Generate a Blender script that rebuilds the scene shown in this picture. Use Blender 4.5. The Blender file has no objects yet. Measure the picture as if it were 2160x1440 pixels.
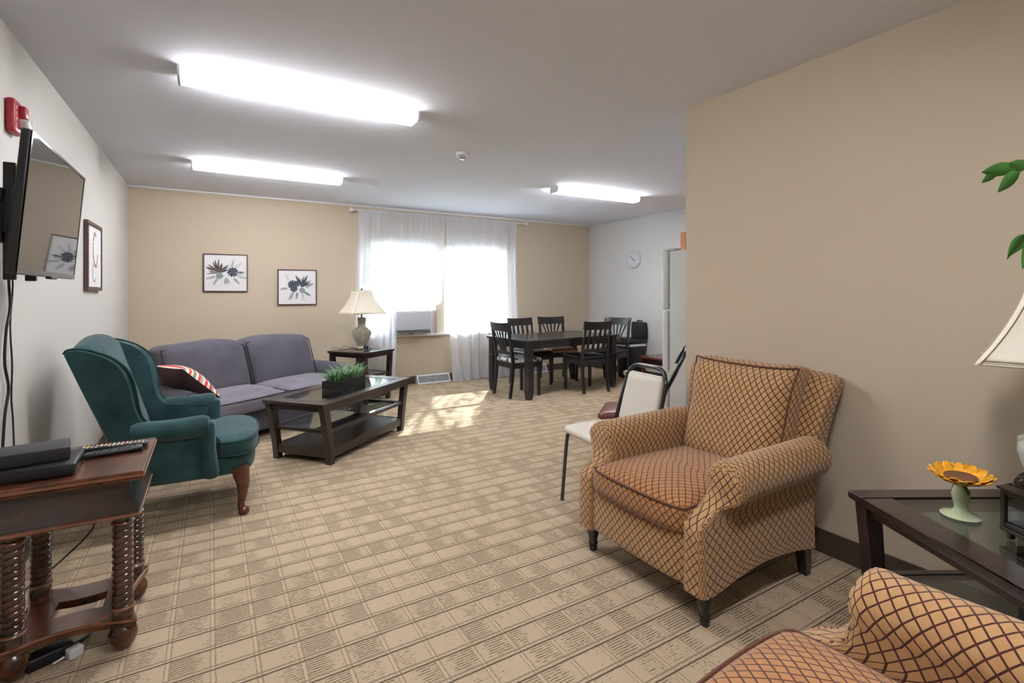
import bpy, math, random
from mathutils import Vector, Matrix, Euler, noise
R = math.radians
PI = math.pi
scn = bpy.context.scene
COL = scn.collection
random.seed(7)

# ------------------------------------------------------------------ helpers
def lin(c):
    def f(v):
        v /= 255.0
        return v / 12.92 if v <= 0.04045 else ((v + 0.055) / 1.055) ** 2.4
    return (f(c[0]), f(c[1]), f(c[2]), 1.0)


class MB:
    """collects geometry, builds ONE mesh object"""
    def __init__(s):
        s.v = []; s.f = []; s.m = []; s.uv = []

    def add(s, verts, faces, mat=0, uvs=None):
        b = len(s.v)
        s.v += [Vector(p) for p in verts]
        for i, f in enumerate(faces):
            s.f.append([b + k for k in f])
            s.m.append(mat)
            s.uv.append(uvs[i] if uvs else None)
        return s

    def mark(s):
        return len(s.v)

    def xf(s, mat, start=0):
        for i in range(start, len(s.v)):
            s.v[i] = mat @ s.v[i]
        return s

    def warp(s, fn, start=0):
        for i in range(start, len(s.v)):
            s.v[i] = Vector(fn(*s.v[i]))
        return s

    def box(s, c, d, mat=0, rz=0):
        x, y, z = d[0] / 2, d[1] / 2, d[2] / 2
        vs = [Vector((a * x, b * y, e * z)) for a in (-1, 1) for b in (-1, 1) for e in (-1, 1)]
        if rz:
            M = Matrix.Rotation(rz, 3, 'Z'); vs = [M @ v for v in vs]
        vs = [v + Vector(c) for v in vs]
        s.add(vs, [(0, 1, 3, 2), (4, 6, 7, 5), (0, 4, 5, 1), (2, 3, 7, 6), (0, 2, 6, 4), (1, 5, 7, 3)], mat)
        return s

    def bx(s, x0, x1, y0, y1, z0, z1, mat=0):
        return s.box(((x0 + x1) / 2, (y0 + y1) / 2, (z0 + z1) / 2), (x1 - x0, y1 - y0, z1 - z0), mat)

    def hexa(s, a, b, mat=0):
        """a: 4 bottom points ccw, b: 4 top points"""
        s.add(list(a) + list(b), [(3, 2, 1, 0), (4, 5, 6, 7), (0, 1, 5, 4), (1, 2, 6, 5), (2, 3, 7, 6), (3, 0, 4, 7)], mat)
        return s

    def grid(s, P, mat=0, cu=False, cv=False, uvmap=None, us=0.0, vs=0.0):
        """P[i][j]; uv by arc length unless given"""
        n = len(P); m = len(P[0])
        b = [Vector(p) for row in P for p in row]
        U = [[0.0] * (m + 1) for _ in range(n + 1)]; V = [[0.0] * (m + 1) for _ in range(n + 1)]
        rj = m // 2; ri = n // 2
        for i in range(n + 1):
            for j in range(m + 1):
                if uvmap:
                    U[i][j], V[i][j] = uvmap(i, j)
        if not uvmap:
            acc = us; ul = [acc]
            for i in range(1, n + 1):
                acc += (Vector(P[i % n][rj]) - Vector(P[i - 1][rj])).length; ul.append(acc)
            acc = vs; vl = [acc]
            for j in range(1, m + 1):
                acc += (Vector(P[ri][j % m]) - Vector(P[ri][j - 1])).length; vl.append(acc)
            for i in range(n + 1):
                for j in range(m + 1):
                    U[i][j] = ul[i]; V[i][j] = vl[j]
        F = []; UV = []
        for i in range(n if cu else n - 1):
            for j in range(m if cv else m - 1):
                i2, j2 = (i + 1) % n, (j + 1) % m
                F.append((i * m + j, i2 * m + j, i2 * m + j2, i * m + j2))
                UV.append([(U[i][j], V[i][j]), (U[i + 1][j], V[i + 1][j]), (U[i + 1][j + 1], V[i + 1][j + 1]), (U[i][j + 1], V[i][j + 1])])
        s.add(b, F, mat, UV)
        return s

    def rbox(s, c, d, r=0.03, n=12, mat=0, fn=None):
        """rounded box; fn(nx,ny,nz,p)->p deforms, n* in -1..1"""
        idx = {}; V = []; F = []; UV = []
        h = (d[0] / 2, d[1] / 2, d[2] / 2)
        rr = min(r, h[0], h[1], h[2])
        def tl(k):
            e = rr / h[k]
            L = [-1, -1 + e * .3, -1 + e]
            mid = max(2, n - 4)
            L += [(-1 + e) + (2 - 2 * e) * i / mid for i in range(1, mid)]
            L += [1 - e, 1 - e * .3, 1]
            if e > .98:
                L = [-1 + 2 * i / n for i in range(n + 1)]
            return L
        T = [tl(0), tl(1), tl(2)]
        def pt(q):
            key = (round(q[0], 5), round(q[1], 5), round(q[2], 5))
            if key in idx: return idx[key]
            p = Vector((q[0] * h[0], q[1] * h[1], q[2] * h[2]))
            inn = Vector([max(-(h[k] - rr), min(h[k] - rr, p[k])) for k in range(3)])
            dd = p - inn
            o = inn + (dd.normalized() * rr if dd.length > 1e-9 else dd)
            if fn: o = Vector(fn(q[0], q[1], q[2], o))
            V.append(o + Vector(c)); idx[key] = len(V) - 1
            return idx[key]
        for ax in range(3):
            a, b = (ax + 1) % 3, (ax + 2) % 3
            for sg in (-1, 1):
                for i in range(len(T[a]) - 1):
                    for j in range(len(T[b]) - 1):
                        qs = []
                        for (u, w) in ((T[a][i], T[b][j]), (T[a][i + 1], T[b][j]), (T[a][i + 1], T[b][j + 1]), (T[a][i], T[b][j + 1])):
                            q = [0, 0, 0]; q[ax] = sg; q[a] = u; q[b] = w; qs.append(q)
                        if sg < 0: qs.reverse()
                        F.append([pt(q) for q in qs])
                        if ax == 0: UV.append([(q[1] * h[1] + c[1], q[2] * h[2] + c[2] + (h[0] if sg > 0 else -h[0])*-1) for q in qs])
                        elif ax == 1: UV.append([(q[0] * h[0] + c[0], q[2] * h[2] + c[2]) for q in qs])
                        else: UV.append([(q[1] * h[1] + c[1], q[0] * h[0] * -1 - c[0]) for q in qs])
        s.add(V, F, mat, UV)
        return s

    def tube(s, pts, r, seg=10, mat=0, closed=False, smooth=0, flat=None):
        pts = [Vector(p) for p in pts]
        if smooth: 
            rl = r if isinstance(r, (list, tuple)) else None
            pts, rl = catmull(pts, smooth, closed, rl)
            if rl: r = rl
        n = len(pts)
        rs = r if isinstance(r, (list, tuple)) else [r] * n
        up = None; rings = []
        for i, p in enumerate(pts):
            if closed: t = pts[(i + 1) % n] - pts[i - 1]
            elif i == 0: t = pts[1] - p
            elif i == n - 1: t = p - pts[i - 1]
            else: t = pts[i + 1] - pts[i - 1]
            t.normalize()
            if up is None:
                up = Vector((0, 0, 1)) if abs(t.z) < .9 else Vector((1, 0, 0))
            a = t.cross(up).normalized(); b = a.cross(t).normalized(); up = b
            k = (1, 1) if flat is None else flat
            rings.append([p + (a * math.cos(2 * PI * j / seg) * k[0] + b * math.sin(2 * PI * j / seg) * k[1]) * rs[i] for j in range(seg)])
        s.grid(rings, mat, cu=closed, cv=True)
        if not closed:
            b0 = len(s.v)
            s.add(rings[0], [list(range(seg))[::-1] if False else list(range(seg))], mat)
            s.add(rings[-1], [list(range(seg))[::-1]], mat)
        return s

    def lathe(s, prof, c=(0, 0, 0), seg=24, mat=0, cap=True, fn=None):
        rings = []
        for (r, z) in prof:
            row = []
            for j in range(seg):
                a = 2 * PI * j / seg
                rr = r if fn is None else fn(r, a, z)
                row.append((c[0] + rr * math.cos(a), c[1] + rr * math.sin(a), c[2] + z))
            rings.append(row)
        s.grid(rings, mat, cv=True)
        if cap:
            s.add(rings[0], [list(range(seg))[::-1]], mat)
            s.add(rings[-1], [list(range(seg))], mat)
        return s

    def prism(s, poly, a0, a1, axis='y', mat=0):
        """poly 2D extruded along axis. axis y: poly=(x,z); x: (y,z); z: (x,y)"""
        def mk(p, t):
            return {'y': (p[0], t, p[1]), 'x': (t, p[0], p[1]), 'z': (p[0], p[1], t)}[axis]
        n = len(poly)
        V = [mk(p, a0) for p in poly] + [mk(p, a1) for p in poly]
        F = [list(range(n))[::-1], [n + i for i in range(n)]] + [(i, (i + 1) % n, n + (i + 1) % n, n + i) for i in range(n)]
        s.add(V, F, mat)
        return s

    def build(s, name, mats, parent=None, bevel=0, flat=False, subsurf=0, solid=0, loc=None, rz=None, fixn=True, seg=2):
        import bmesh
        me = bpy.data.meshes.new(name)
        me.from_pydata([tuple(v) for v in s.v], [], s.f)
        if not isinstance(mats, (list, tuple)): mats = [mats]
        for m in mats: me.materials.append(m)
        for p, k in zip(me.polygons, s.m): p.material_index = k
        ul = me.uv_layers.new(name='UVMap')
        for p, uv in zip(me.polygons, s.uv):
            nn = p.normal
            for q, li in enumerate(p.loop_indices):
                if uv: ul.data[li].uv = uv[q]
                else:
                    co = me.vertices[me.loops[li].vertex_index].co
                    ax = max(range(3), key=lambda t: abs(nn[t]))
                    ul.data[li].uv = (co.y, co.z) if ax == 0 else ((co.x, co.z) if ax == 1 else (co.x, co.y))
        if fixn:
            bm = bmesh.new(); bm.from_mesh(me)
            bmesh.ops.remove_doubles(bm, verts=bm.verts, dist=1e-5)
            bmesh.ops.recalc_face_normals(bm, faces=bm.faces)
            bm.to_mesh(me); bm.free()
        if not flat:
            me.shade_smooth()
            me.set_sharp_from_angle(angle=R(42))
        o = bpy.data.objects.new(name, me); COL.objects.link(o)
        if parent: o.parent = parent
        if loc: o.location = loc
        if rz is not None: o.rotation_euler = (0, 0, rz)
        if bevel:
            b = o.modifiers.new('bevel', 'BEVEL'); b.width = bevel; b.segments = seg; b.limit_method = 'ANGLE'; b.angle_limit = R(40)
            b.harden_normals = True
        if solid:
            b = o.modifiers.new('solid', 'SOLIDIFY'); b.thickness = solid
        if subsurf:
            b = o.modifiers.new('sub', 'SUBSURF'); b.levels = subsurf; b.render_levels = subsurf
        return o


def catmull(pts, k, closed=False, rl=None):
    n = len(pts); out = []; ro = []
    rng = range(n) if closed else range(n - 1)
    for i in rng:
        g = lambda j: pts[j % n] if closed else pts[max(0, min(n - 1, j))]
        gr = (lambda j: rl[j % n] if closed else rl[max(0, min(n - 1, j))]) if rl else None
        p0, p1, p2, p3 = g(i - 1), g(i), g(i + 1), g(i + 2)
        for q in range(k):
            t = q / k
            out.append(0.5 * ((2 * p1) + (p2 - p0) * t + (2 * p0 - 5 * p1 + 4 * p2 - p3) * t * t + (3 * p1 - p0 - 3 * p2 + p3) * t ** 3))
            if rl: ro.append(gr(i) * (1 - t) + gr(i + 1) * t)
    if not closed:
        out.append(pts[-1])
        if rl: ro.append(rl[-1])
    return out, (ro if rl else None)


def empty(name, loc, rz=0, label=None, cat=None, group=None):
    o = bpy.data.objects.new(name, None); COL.objects.link(o)
    o.empty_display_size = .1
    o.location = loc; o.rotation_euler = (0, 0, rz)
    tag(o, label, cat, group)
    return o


def tag(o, label=None, cat=None, group=None, kind=None):
    if label: o['label'] = label
    if cat: o['category'] = cat
    if group: o['group'] = group
    if kind: o['kind'] = kind
    return o


def copy_tree(o, parent=None):
    c = o.copy(); COL.objects.link(c); c.parent = parent
    for ch in list(o.children): copy_tree(ch, c)
    return c

# ------------------------------------------------------------------ materials
MATS = {}
class N:
    def __init__(s, name):
        s.m = bpy.data.materials.new(name); s.m.use_nodes = True
        s.t = s.m.node_tree; s.n = s.t.nodes; s.l = s.t.links
        s.b = s.n['Principled BSDF']; s.out = s.n['Material Output']
    def new(s, t, **k):
        x = s.n.new(t)
        for a, v in k.items(): setattr(x, a, v)
        return x
    def math(s, op, a, b=None, c=None):
        x = s.n.new('ShaderNodeMath'); x.operation = op
        for i, v in enumerate((a, b, c)):
            if v is None: continue
            if isinstance(v, (int, float)): x.inputs[i].default_value = v
            else: s.l.new(v, x.inputs[i])
        return x.outputs[0]
    def mix(s, f, a, b):
        x = s.n.new('ShaderNodeMix'); x.data_type = 'RGBA'
        for i, v in ((0, f), (6, a), (7, b)):
            if isinstance(v, (int, float)): x.inputs[i].default_value = v
            elif isinstance(v, tuple): x.inputs[i].default_value = v
            else: s.l.new(v, x.inputs[i])
        return x.outputs[2]
    def noise(s, scale, detail=2, coord='Object', rough=.5, vec=None, sc=None):
        x = s.n.new('ShaderNodeTexNoise'); x.inputs['Scale'].default_value = scale; x.inputs['Detail'].default_value = detail
        x.inputs['Roughness'].default_value = rough
        if vec is None:
            tc = s.n.new('ShaderNodeTexCoord'); vec = tc.outputs[coord]
        if sc:
            mp = s.n.new('ShaderNodeMapping'); mp.inputs['Scale'].default_value = sc
            s.l.new(vec, mp.inputs['Vector']); vec = mp.outputs[0]
        s.l.new(vec, x.inputs['Vector'])
        return x.outputs['Fac']
    def ramp(s, f, a, b):
        x = s.n.new('ShaderNodeMapRange'); x.inputs[1].default_value = a; x.inputs[2].default_value = b
        s.l.new(f, x.inputs[0]); return x.outputs[0]
    def bump(s, h, strength=.3, dist=.005):
        x = s.n.new('ShaderNodeBump'); x.inputs['Strength'].default_value = strength; x.inputs['Distance'].default_value = dist
        s.l.new(h, x.inputs['Height']); s.l.new(x.outputs[0], s.b.inputs['Normal'])
    def base(s, c):
        if isinstance(c, tuple): s.b.inputs['Base Color'].default_value = c
        else: s.l.new(c, s.b.inputs['Base Color'])
    def set(s, **k):
        for a, v in k.items(): s.b.inputs[a.replace('_', ' ')].default_value = v
        return s


def plain(name, col, rough=.5, metal=0, var=0, vs=6, bump=0, bs=60, sheen=0, coat=0, spec=.5, vd=2, sc=None):
    a = N(name)
    c = lin(col)
    if var:
        f = a.ramp(a.noise(vs, vd, sc=sc), .3, .7)
        lo = tuple(x * (1 - var) for x in c[:3]) + (1,); hi = tuple(min(1, x * (1 + var)) for x in c[:3]) + (1,)
        a.base(a.mix(f, lo, hi))
    else: a.base(c)
    a.set(Roughness=rough, Metallic=metal)
    a.b.inputs['Specular IOR Level'].default_value = spec
    if coat: a.b.inputs['Coat Weight'].default_value = coat; a.b.inputs['Coat Roughness'].default_value = .12
    if sheen: a.b.inputs['Sheen Weight'].default_value = sheen; a.b.inputs['Sheen Roughness'].default_value = .4
    if bump: a.bump(a.noise(bs, 3), bump, .004)
    return a.m


def wood(name, c1, c2, rough=.3, sc=(3, 40, 40), coat=.3, spec=.5):
    a = N(name)
    f = a.ramp(a.noise(1.5, 5, sc=sc), .35, .65)
    a.base(a.mix(f, lin(c1), lin(c2))); a.set(Roughness=rough)
    a.b.inputs['Coat Weight'].default_value = coat; a.b.inputs['Coat Roughness'].default_value = .15
    a.b.inputs['Specular IOR Level'].default_value = spec
    return a.m


def lattice(name, base, base2, line, pu=.034, pv=.042, w=.085):
    a = N(name)
    uv = a.new('ShaderNodeUVMap')
    nz = a.new('ShaderNodeTexNoise'); nz.inputs['Scale'].default_value = 9; a.l.new(uv.outputs[0], nz.inputs['Vector'])
    sub = a.new('ShaderNodeVectorMath', operation='SUBTRACT'); a.l.new(nz.outputs['Color'], sub.inputs[0]); sub.inputs[1].default_value = (.5, .5, .5)
    scl = a.new('ShaderNodeVectorMath', operation='SCALE'); a.l.new(sub.outputs[0], scl.inputs[0]); scl.inputs['Scale'].default_value = .008
    ad = a.new('ShaderNodeVectorMath', operation='ADD'); a.l.new(uv.outputs[0], ad.inputs[0]); a.l.new(scl.outputs[0], ad.inputs[1])
    sp = a.new('ShaderNodeSeparateXYZ'); a.l.new(ad.outputs[0], sp.inputs[0])
    u = a.math('DIVIDE', sp.outputs[0], pu); v = a.math('DIVIDE', sp.outputs[1], pv)
    def lines(x):
        f = a.math('FRACT', x); d = a.math('ABSOLUTE', a.math('SUBTRACT', f, .5))
        return a.ramp(d, .5 - w * 1.05, .5 - w * .75)
    l1 = lines(a.math('ADD', u, v)); l2 = lines(a.math('SUBTRACT', u, v))
    m = a.math('MAXIMUM', l1, l2)
    # soft chenille mottling
    f = a.ramp(a.noise(30, 3, vec=uv.outputs[0]), .3, .7)
    fine = a.noise(700, 1, vec=uv.outputs[0])
    b = a.mix(f, lin(base), lin(base2))
    b = a.mix(a.math('MULTIPLY', fine, .25), b, lin(tuple(x * .75 for x in base)))
    a.base(a.mix(m, b, lin(line)))
    a.set(Roughness=.85); a.b.inputs['Sheen Weight'].default_value = .25; a.b.inputs['Specular IOR Level'].default_value = .25
    h = a.math('SUBTRACT', a.math('MULTIPLY', fine, .25), m)
    a.bump(h, .35, .0018)
    return a.m


def carpet(name):
    a = N(name)
    tc = a.new('ShaderNodeTexCoord'); sp = a.new('ShaderNodeSeparateXYZ'); a.l.new(tc.outputs['Object'], sp.inputs[0])
    X, Y = sp.outputs[0], sp.outputs[1]
    px, py = .139, .121
    wob = a.math('MULTIPLY', a.math('SUBTRACT', a.noise(40, 2), .5), .006)
    Xw = a.math('ADD', X, wob); Yw = a.math('ADD', Y, wob)
    cx = a.math('DIVIDE', Xw, px); cy = a.math('DIVIDE', Yw, py)
    fx = a.math('FRACT', cx); fy = a.math('FRACT', cy)
    def band(f, c, hw, soft=.012):
        d = a.math('ABSOLUTE', a.math('SUBTRACT', f, c))
        x = a.new('ShaderNodeMapRange'); a.l.new(d, x.inputs[0]); x.inputs[1].default_value = hw + soft; x.inputs[2].default_value = hw - soft if hw > soft else 0
        return x.outputs[0]
    # cell id random
    cid = a.new('ShaderNodeCombineXYZ'); a.l.new(a.math('FLOOR', cx), cid.inputs[0]); a.l.new(a.math('FLOOR', cy), cid.inputs[1])
    wn = a.new('ShaderNodeTexWhiteNoise', noise_dimensions='2D'); a.l.new(cid.outputs[0], wn.inputs['Vector'])
    rnd = wn.outputs['Value']
    # dashes along X inside cells
    dash = a.math('FRACT', a.math('DIVIDE', Yw, .0121))
    dl = band(dash, .5, .18, .07)
    gaps = a.noise(1, 4, sc=(46, 150, 1), rough=.72)
    rnd2 = a.math('FRACT', a.math('MULTIPLY', rnd, 7.31))
    thr = a.math('ADD', a.math('MULTIPLY', rnd, .26), .39)
    side = band(fx, .5, .5, .01)
    off = a.math('MULTIPLY', a.math('SUBTRACT', rnd2, .5), .8)
    loc_ = a.math('ABSOLUTE', a.math('SUBTRACT', a.math('SUBTRACT', fx, .55), off))
    thr = a.math('SUBTRACT', thr, a.math('MULTIPLY', a.ramp(loc_, .25, .6), .22))
    dmask = a.ramp(a.math('SUBTRACT', thr, gaps), -.03, .05)
    dense = a.math('MULTIPLY', dl, dmask)
    inside = a.math('MULTIPLY', a.math('SUBTRACT', 1, band(fx, .06, .07)), a.math('SUBTRACT', 1, band(fy, .10, .15)))
    dense = a.math('MULTIPLY', a.math('MULTIPLY', dense, inside), .82)
    pale = band(fx, .06, .035)
    edge = a.math('MAXIMUM', band(fx, .005, .018), band(fx, .12, .018))
    edge = a.math('MULTIPLY', a.math('MULTIPLY', edge, .6), a.ramp(a.noise(1, 3, sc=(500, 60, 1)), .25, .6))
    l1 = a.math('MULTIPLY', band(fy, .05, .030, .02), .95)
    l2 = a.math('MULTIPLY', band(fy, .20, .022, .02), .7)
    frn = a.ramp(a.noise(1, 3, sc=(60, 500, 1)), .15, .4)
    lines = a.math('MULTIPLY', a.math('MAXIMUM', l1, l2), frn)
    dark = a.math('MAXIMUM', a.math('MAXIMUM', dense, edge), lines)
    big = a.ramp(a.noise(1.3, 3), .3, .7)
    base = a.mix(big, lin((206, 187, 160)), lin((200, 181, 153)))
    base = a.mix(a.math('MULTIPLY', rnd, .25), base, lin((190, 170, 141)))
    fuzz = a.ramp(a.noise(260, 3, rough=.7), .32, .68)
    base = a.mix(a.math('MULTIPLY', fuzz, .62), base, lin((160, 140, 112)))
    base = a.mix(a.math('MULTIPLY', pale, .35), base, lin((206, 184, 150)))
    a.base(a.mix(dark, base, lin((70, 60, 48))))
    a.set(Roughness=.97); a.b.inputs['Specular IOR Level'].default_value = .1
    h = a.math('SUBTRACT', a.noise(420, 3, rough=.7), a.math('MULTIPLY', dark, .7))
    a.bump(h, .5, .004)
    return a.m


def sheer():
    a = N('sheer_voile')
    n, l = a.n, a.l
    n.remove(a.b)
    tr = n.new('ShaderNodeBsdfTransparent'); tr.inputs[0].default_value = (1, 1, 1, 1)
    tl = n.new('ShaderNodeBsdfTranslucent'); tl.inputs[0].default_value = lin((240, 242, 250))
    df = n.new('ShaderNodeBsdfDiffuse'); df.inputs[0].default_value = lin((240, 242, 248))
    m1 = n.new('ShaderNodeMixShader'); m1.inputs[0].default_value = .4
    l.new(df.outputs[0], m1.inputs[1]); l.new(tl.outputs[0], m1.inputs[2])
    lw = n.new('ShaderNodeLayerWeight'); lw.inputs[0].default_value = .35
    f = a.math('ADD', a.math('MULTIPLY', lw.outputs['Facing'], .28), .64)
    wv = a.ramp(a.noise(1, 2, sc=(900, 900, 900)), .3, .7)
    f = a.math('ADD', f, a.math('MULTIPLY', wv, .06))
    m2 = n.new('ShaderNodeMixShader'); l.new(f, m2.inputs[0]); l.new(tr.outputs[0], m2.inputs[1]); l.new(m1.outputs[0], m2.inputs[2])
    l.new(m2.outputs[0], a.out.inputs[0])
    return a.m


def glass(name, tint=(235, 240, 240), alpha=.18, rough=.02):
    """thin pane: mostly clear, mirror-like at grazing"""
    a = N(name); n, l = a.n, a.l; n.remove(a.b)
    tr = n.new('ShaderNodeBsdfTransparent'); tr.inputs[0].default_value = lin(tint)
    gl = n.new('ShaderNodeBsdfGlossy'); gl.inputs['Roughness'].default_value = rough; gl.inputs[0].default_value = (.9, .9, .9, 1)
    fr = n.new('ShaderNodeFresnel'); geo = n.new('ShaderNodeNewGeometry')
    ior = n.new('ShaderNodeMapRange'); l.new(geo.outputs['Backfacing'], ior.inputs[0]); ior.inputs[3].default_value = 1.5; ior.inputs[4].default_value = 1 / 1.5
    l.new(ior.outputs[0], fr.inputs[0])
    f = a.math('MULTIPLY', a.math('ADD', fr.outputs[0], alpha), 1.0)
    m = n.new('ShaderNodeMixShader'); l.new(f, m.inputs[0]); l.new(tr.outputs[0], m.inputs[1]); l.new(gl.outputs[0], m.inputs[2])
    l.new(m.outputs[0], a.out.inputs[0])
    return a.m


def emit(name, col, s):
    a = N(name); a.b.inputs['Base Color'].default_value = (0.8, 0.8, .8, 1)
    a.b.inputs['Emission Color'].default_value = lin(col); a.b.inputs['Emission Strength'].default_value = s
    return a.m


WALL_TAN = plain('tan_paint', (194, 181, 160), .8, bump=.05, bs=140, spec=.2)
WALL_LEFT = plain('pale_grey_paint', (202, 200, 194), .75, bump=.05, bs=140, spec=.2)
WALL_RIGHT = plain('light_grey_paint', (212, 212, 210), .8, bump=.05, bs=140, spec=.2)
CEIL = plain('ceiling_paint', (234, 237, 246), .9, bump=.04, bs=120, spec=.1)
TRIMW = plain('white_trim_paint', (225, 225, 225), .45)
BASEB = plain('dark_vinyl_baseboard', (72, 60, 50), .45)
CARPET = carpet('plaid_carpet')
ESP = wood('espresso_wood', (38, 28, 27), (52, 38, 35), .28, coat=.25)
ESPD = wood('black_stained_wood', (22, 20, 26), (32, 29, 35), .3, coat=.3)
CHERRY = wood('cherry_wood', (66, 28, 20), (100, 44, 28), .25, coat=.5)
CONSOLE = wood('antique_brown_wood', (48, 26, 17), (104, 58, 34), .25, sc=(8, 10, 10), coat=.5)
CONSOLE_D = wood('dark_polished_apron_wood', (28, 20, 18), (62, 36, 24), .22, sc=(5, 6, 16), coat=.6)
CONSOLE_L = wood('turned_leg_wood', (50, 30, 23), (84, 52, 38), .22, sc=(8, 8, 8), coat=.6)
COPPER = plain('copper_rubbed_edge', (126, 78, 50), .3, var=.2, vs=20, coat=.4)
GREEN = plain('green_velour', (44, 72, 74), .85, var=.34, vs=7, vd=5, bump=.1, bs=90, sheen=.22, spec=.2)
GREEND = plain('green_velour_piping', (28, 60, 60), .85, sheen=.1, spec=.2)
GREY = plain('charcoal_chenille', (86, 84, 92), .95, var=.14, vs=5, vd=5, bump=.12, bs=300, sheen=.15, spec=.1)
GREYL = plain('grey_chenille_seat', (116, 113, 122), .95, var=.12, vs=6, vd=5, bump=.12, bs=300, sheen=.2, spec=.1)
GREYD = plain('dark_piping', (50, 49, 56), .9)
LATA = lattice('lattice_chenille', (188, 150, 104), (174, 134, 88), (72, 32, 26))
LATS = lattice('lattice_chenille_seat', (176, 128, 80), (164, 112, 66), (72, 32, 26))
LATP = plain('rust_brown_piping', (96, 60, 42), .9, var=.3, vs=160)
BLK = plain('black_plastic', (24, 24, 26), .4, var=.1, vs=40)
BLKG = plain('gloss_black_plastic', (14, 14, 16), .15)
BLKM = plain('black_enamel_metal', (20, 20, 22), .2, spec=.7)
CHAR = plain('charcoal_metal', (62, 62, 58), .4, metal=.2)
WHITEV = plain('ivory_vinyl', (214, 208, 196), .35, bump=.06, bs=180)
BLKV = plain('black_vinyl', (16, 18, 24), .3, bump=.04, bs=120)
TANV = plain('tan_seat_fabric', (176, 134, 110), .8)
TANB = plain('taupe_vinyl', (150, 138, 120), .5)
SHADE = plain('linen_shade', (232, 224, 206), .9, bump=.05, bs=300)
CERAM = plain('crackle_celadon_ceramic', (158, 152, 136), .18, var=.08, vs=30, coat=.6)
CERAML = plain('pale_celadon_ceramic', (196, 206, 196), .18, coat=.5)
BRONZE = plain('dark_bronze', (60, 52, 44), .35, metal=.6)
FRIDGE = plain('white_appliance_enamel', (206, 208, 206), .35)
WPL = plain('white_plastic', (222, 222, 226), .4)
GASK = plain('grey_gasket', (150, 150, 150), .7)
OAK = wood('orange_oak', (176, 112, 66), (206, 142, 92), .4)
REDP = plain('red_plastic', (158, 34, 46), .35)
SHEER = sheer()
GLASS = glass('clear_glass', alpha=.0)
TGLASS = glass('table_glass', (205, 215, 212), alpha=.05, rough=.015)
SCREEN = plain('tv_screen', (38, 38, 38), .03, spec=.65)
STEEL = plain('brushed_steel', (200, 200, 205), .3, metal=.9)
REGM = plain('register_grille', (150, 152, 154), .5)
LEAF = plain('grass_green', (70, 120, 66), .5, var=.35, vs=30)
LEAF2 = plain('pale_green_blade', (142, 178, 130), .5, var=.3, vs=30)
FICUS = plain('ficus_leaf', (72, 128, 54), .4, var=.25, vs=14)
BARK = plain('brown_bark', (92, 70, 52), .8)
LAMPW = N('lit_diffuser')
def _lit():
    a = LAMPW
    tc = a.new('ShaderNodeTexCoord'); sp = a.new('ShaderNodeSeparateXYZ'); a.l.new(tc.outputs['Object'], sp.inputs[0])
    ax = a.math('ABSOLUTE', sp.outputs[0])
    e = a.new('ShaderNodeMapRange'); a.l.new(ax, e.inputs[0]); e.inputs[1].default_value = .655; e.inputs[2].default_value = .61
    y = a.math('ABSOLUTE', sp.outputs[1]); g = a.new('ShaderNodeMapRange'); a.l.new(y, g.inputs[0]); g.inputs[1].default_value = .0; g.inputs[2].default_value = .02
    k = a.math('ADD', a.math('MULTIPLY', g.outputs[0], .3), .7)
    st = a.math('MULTIPLY', a.math('ADD', a.math('MULTIPLY', e.outputs[0], .93), .07), k)
    a.b.inputs['Base Color'].default_value = (.8, .8, .8, 1)
    a.b.inputs['Emission Color'].default_value = (.985, .965, 1.0, 1)
    a.l.new(a.math('MULTIPLY', st, LAMP_S), a.b.inputs['Emission Strength'])
LAMP_S = 30.0
_lit()
LAMPW = LAMPW.m

# ------------------------------------------------------------------ room
XL, XR, YB, XP, YP, HC = -.79, 5.87, 7.06, 2.69, 2.25, 2.54
YR = -2.6
WINS = [(1.86, 2.90), (3.04, 4.12)]
WZ0, WZ1 = .73, 2.06

def struct(name, mb, m, **k):
    o = mb.build(name, m, **k); o['kind'] = 'structure'; return o

struct('floor', MB().bx(XL - .2, XR + .2, YR - .2, YB + .2, -.1, 0), CARPET)
struct('ceiling', MB().bx(XL - .2, XR + .2, YR - .2, YB + .2, HC, HC + .1), CEIL)
struct('wall_left', MB().bx(XL - .15, XL, YR, YB, 0, HC), WALL_LEFT)
struct('wall_right', MB().bx(XR, XR + .15, YP - .12, YB, 0, HC), WALL_RIGHT)
w = MB()
xs = [XL - .15, WINS[0][0], WINS[0][1], WINS[1][0], WINS[1][1], XR + .15]
w.bx(xs[0], xs[1], YB, YB + .15, 0, HC)
w.bx(xs[2], xs[3], YB, YB + .15, WZ0, WZ1)
w.bx(xs[4], xs[5], YB, YB + .15, 0, HC)
w.bx(xs[1], xs[4], YB, YB + .15, 0, WZ0)
w.bx(xs[1], xs[4], YB, YB + .15, WZ1, HC)
struct('wall_back', w, WALL_TAN)
struct('wall_partition', MB().bx(XP, XP + .12, YR, YP, 0, HC), WALL_TAN)
struct('wall_kitchen', MB().bx(XP + .12, XR, YP - .12, YP, 0, HC), WALL_RIGHT)
struct('wall_rear', MB().bx(XL - .15, XP + .12, YR - .12, YR, 0, HC), WALL_LEFT)
struct('baseboard_back', MB().bx(XL, XR, YB - .012, YB, 0, .105), BASEB, bevel=.003)
struct('baseboard_left', MB().bx(XL, XL + .012, YR, YB - .012, 0, .105), BASEB, bevel=.003)
struct('baseboard_right', MB().bx(XR - .012, XR, 5.02, YB - .012, 0, .105), BASEB, bevel=.003)
struct('baseboard_partition', MB().bx(XP - .012, XP, YR, YP, 0, .12), BASEB, bevel=.003)
struct('trim_1', MB().bx(XL, XR, YB - .018, YB, HC - .022, HC), TRIMW, bevel=.004)

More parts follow.
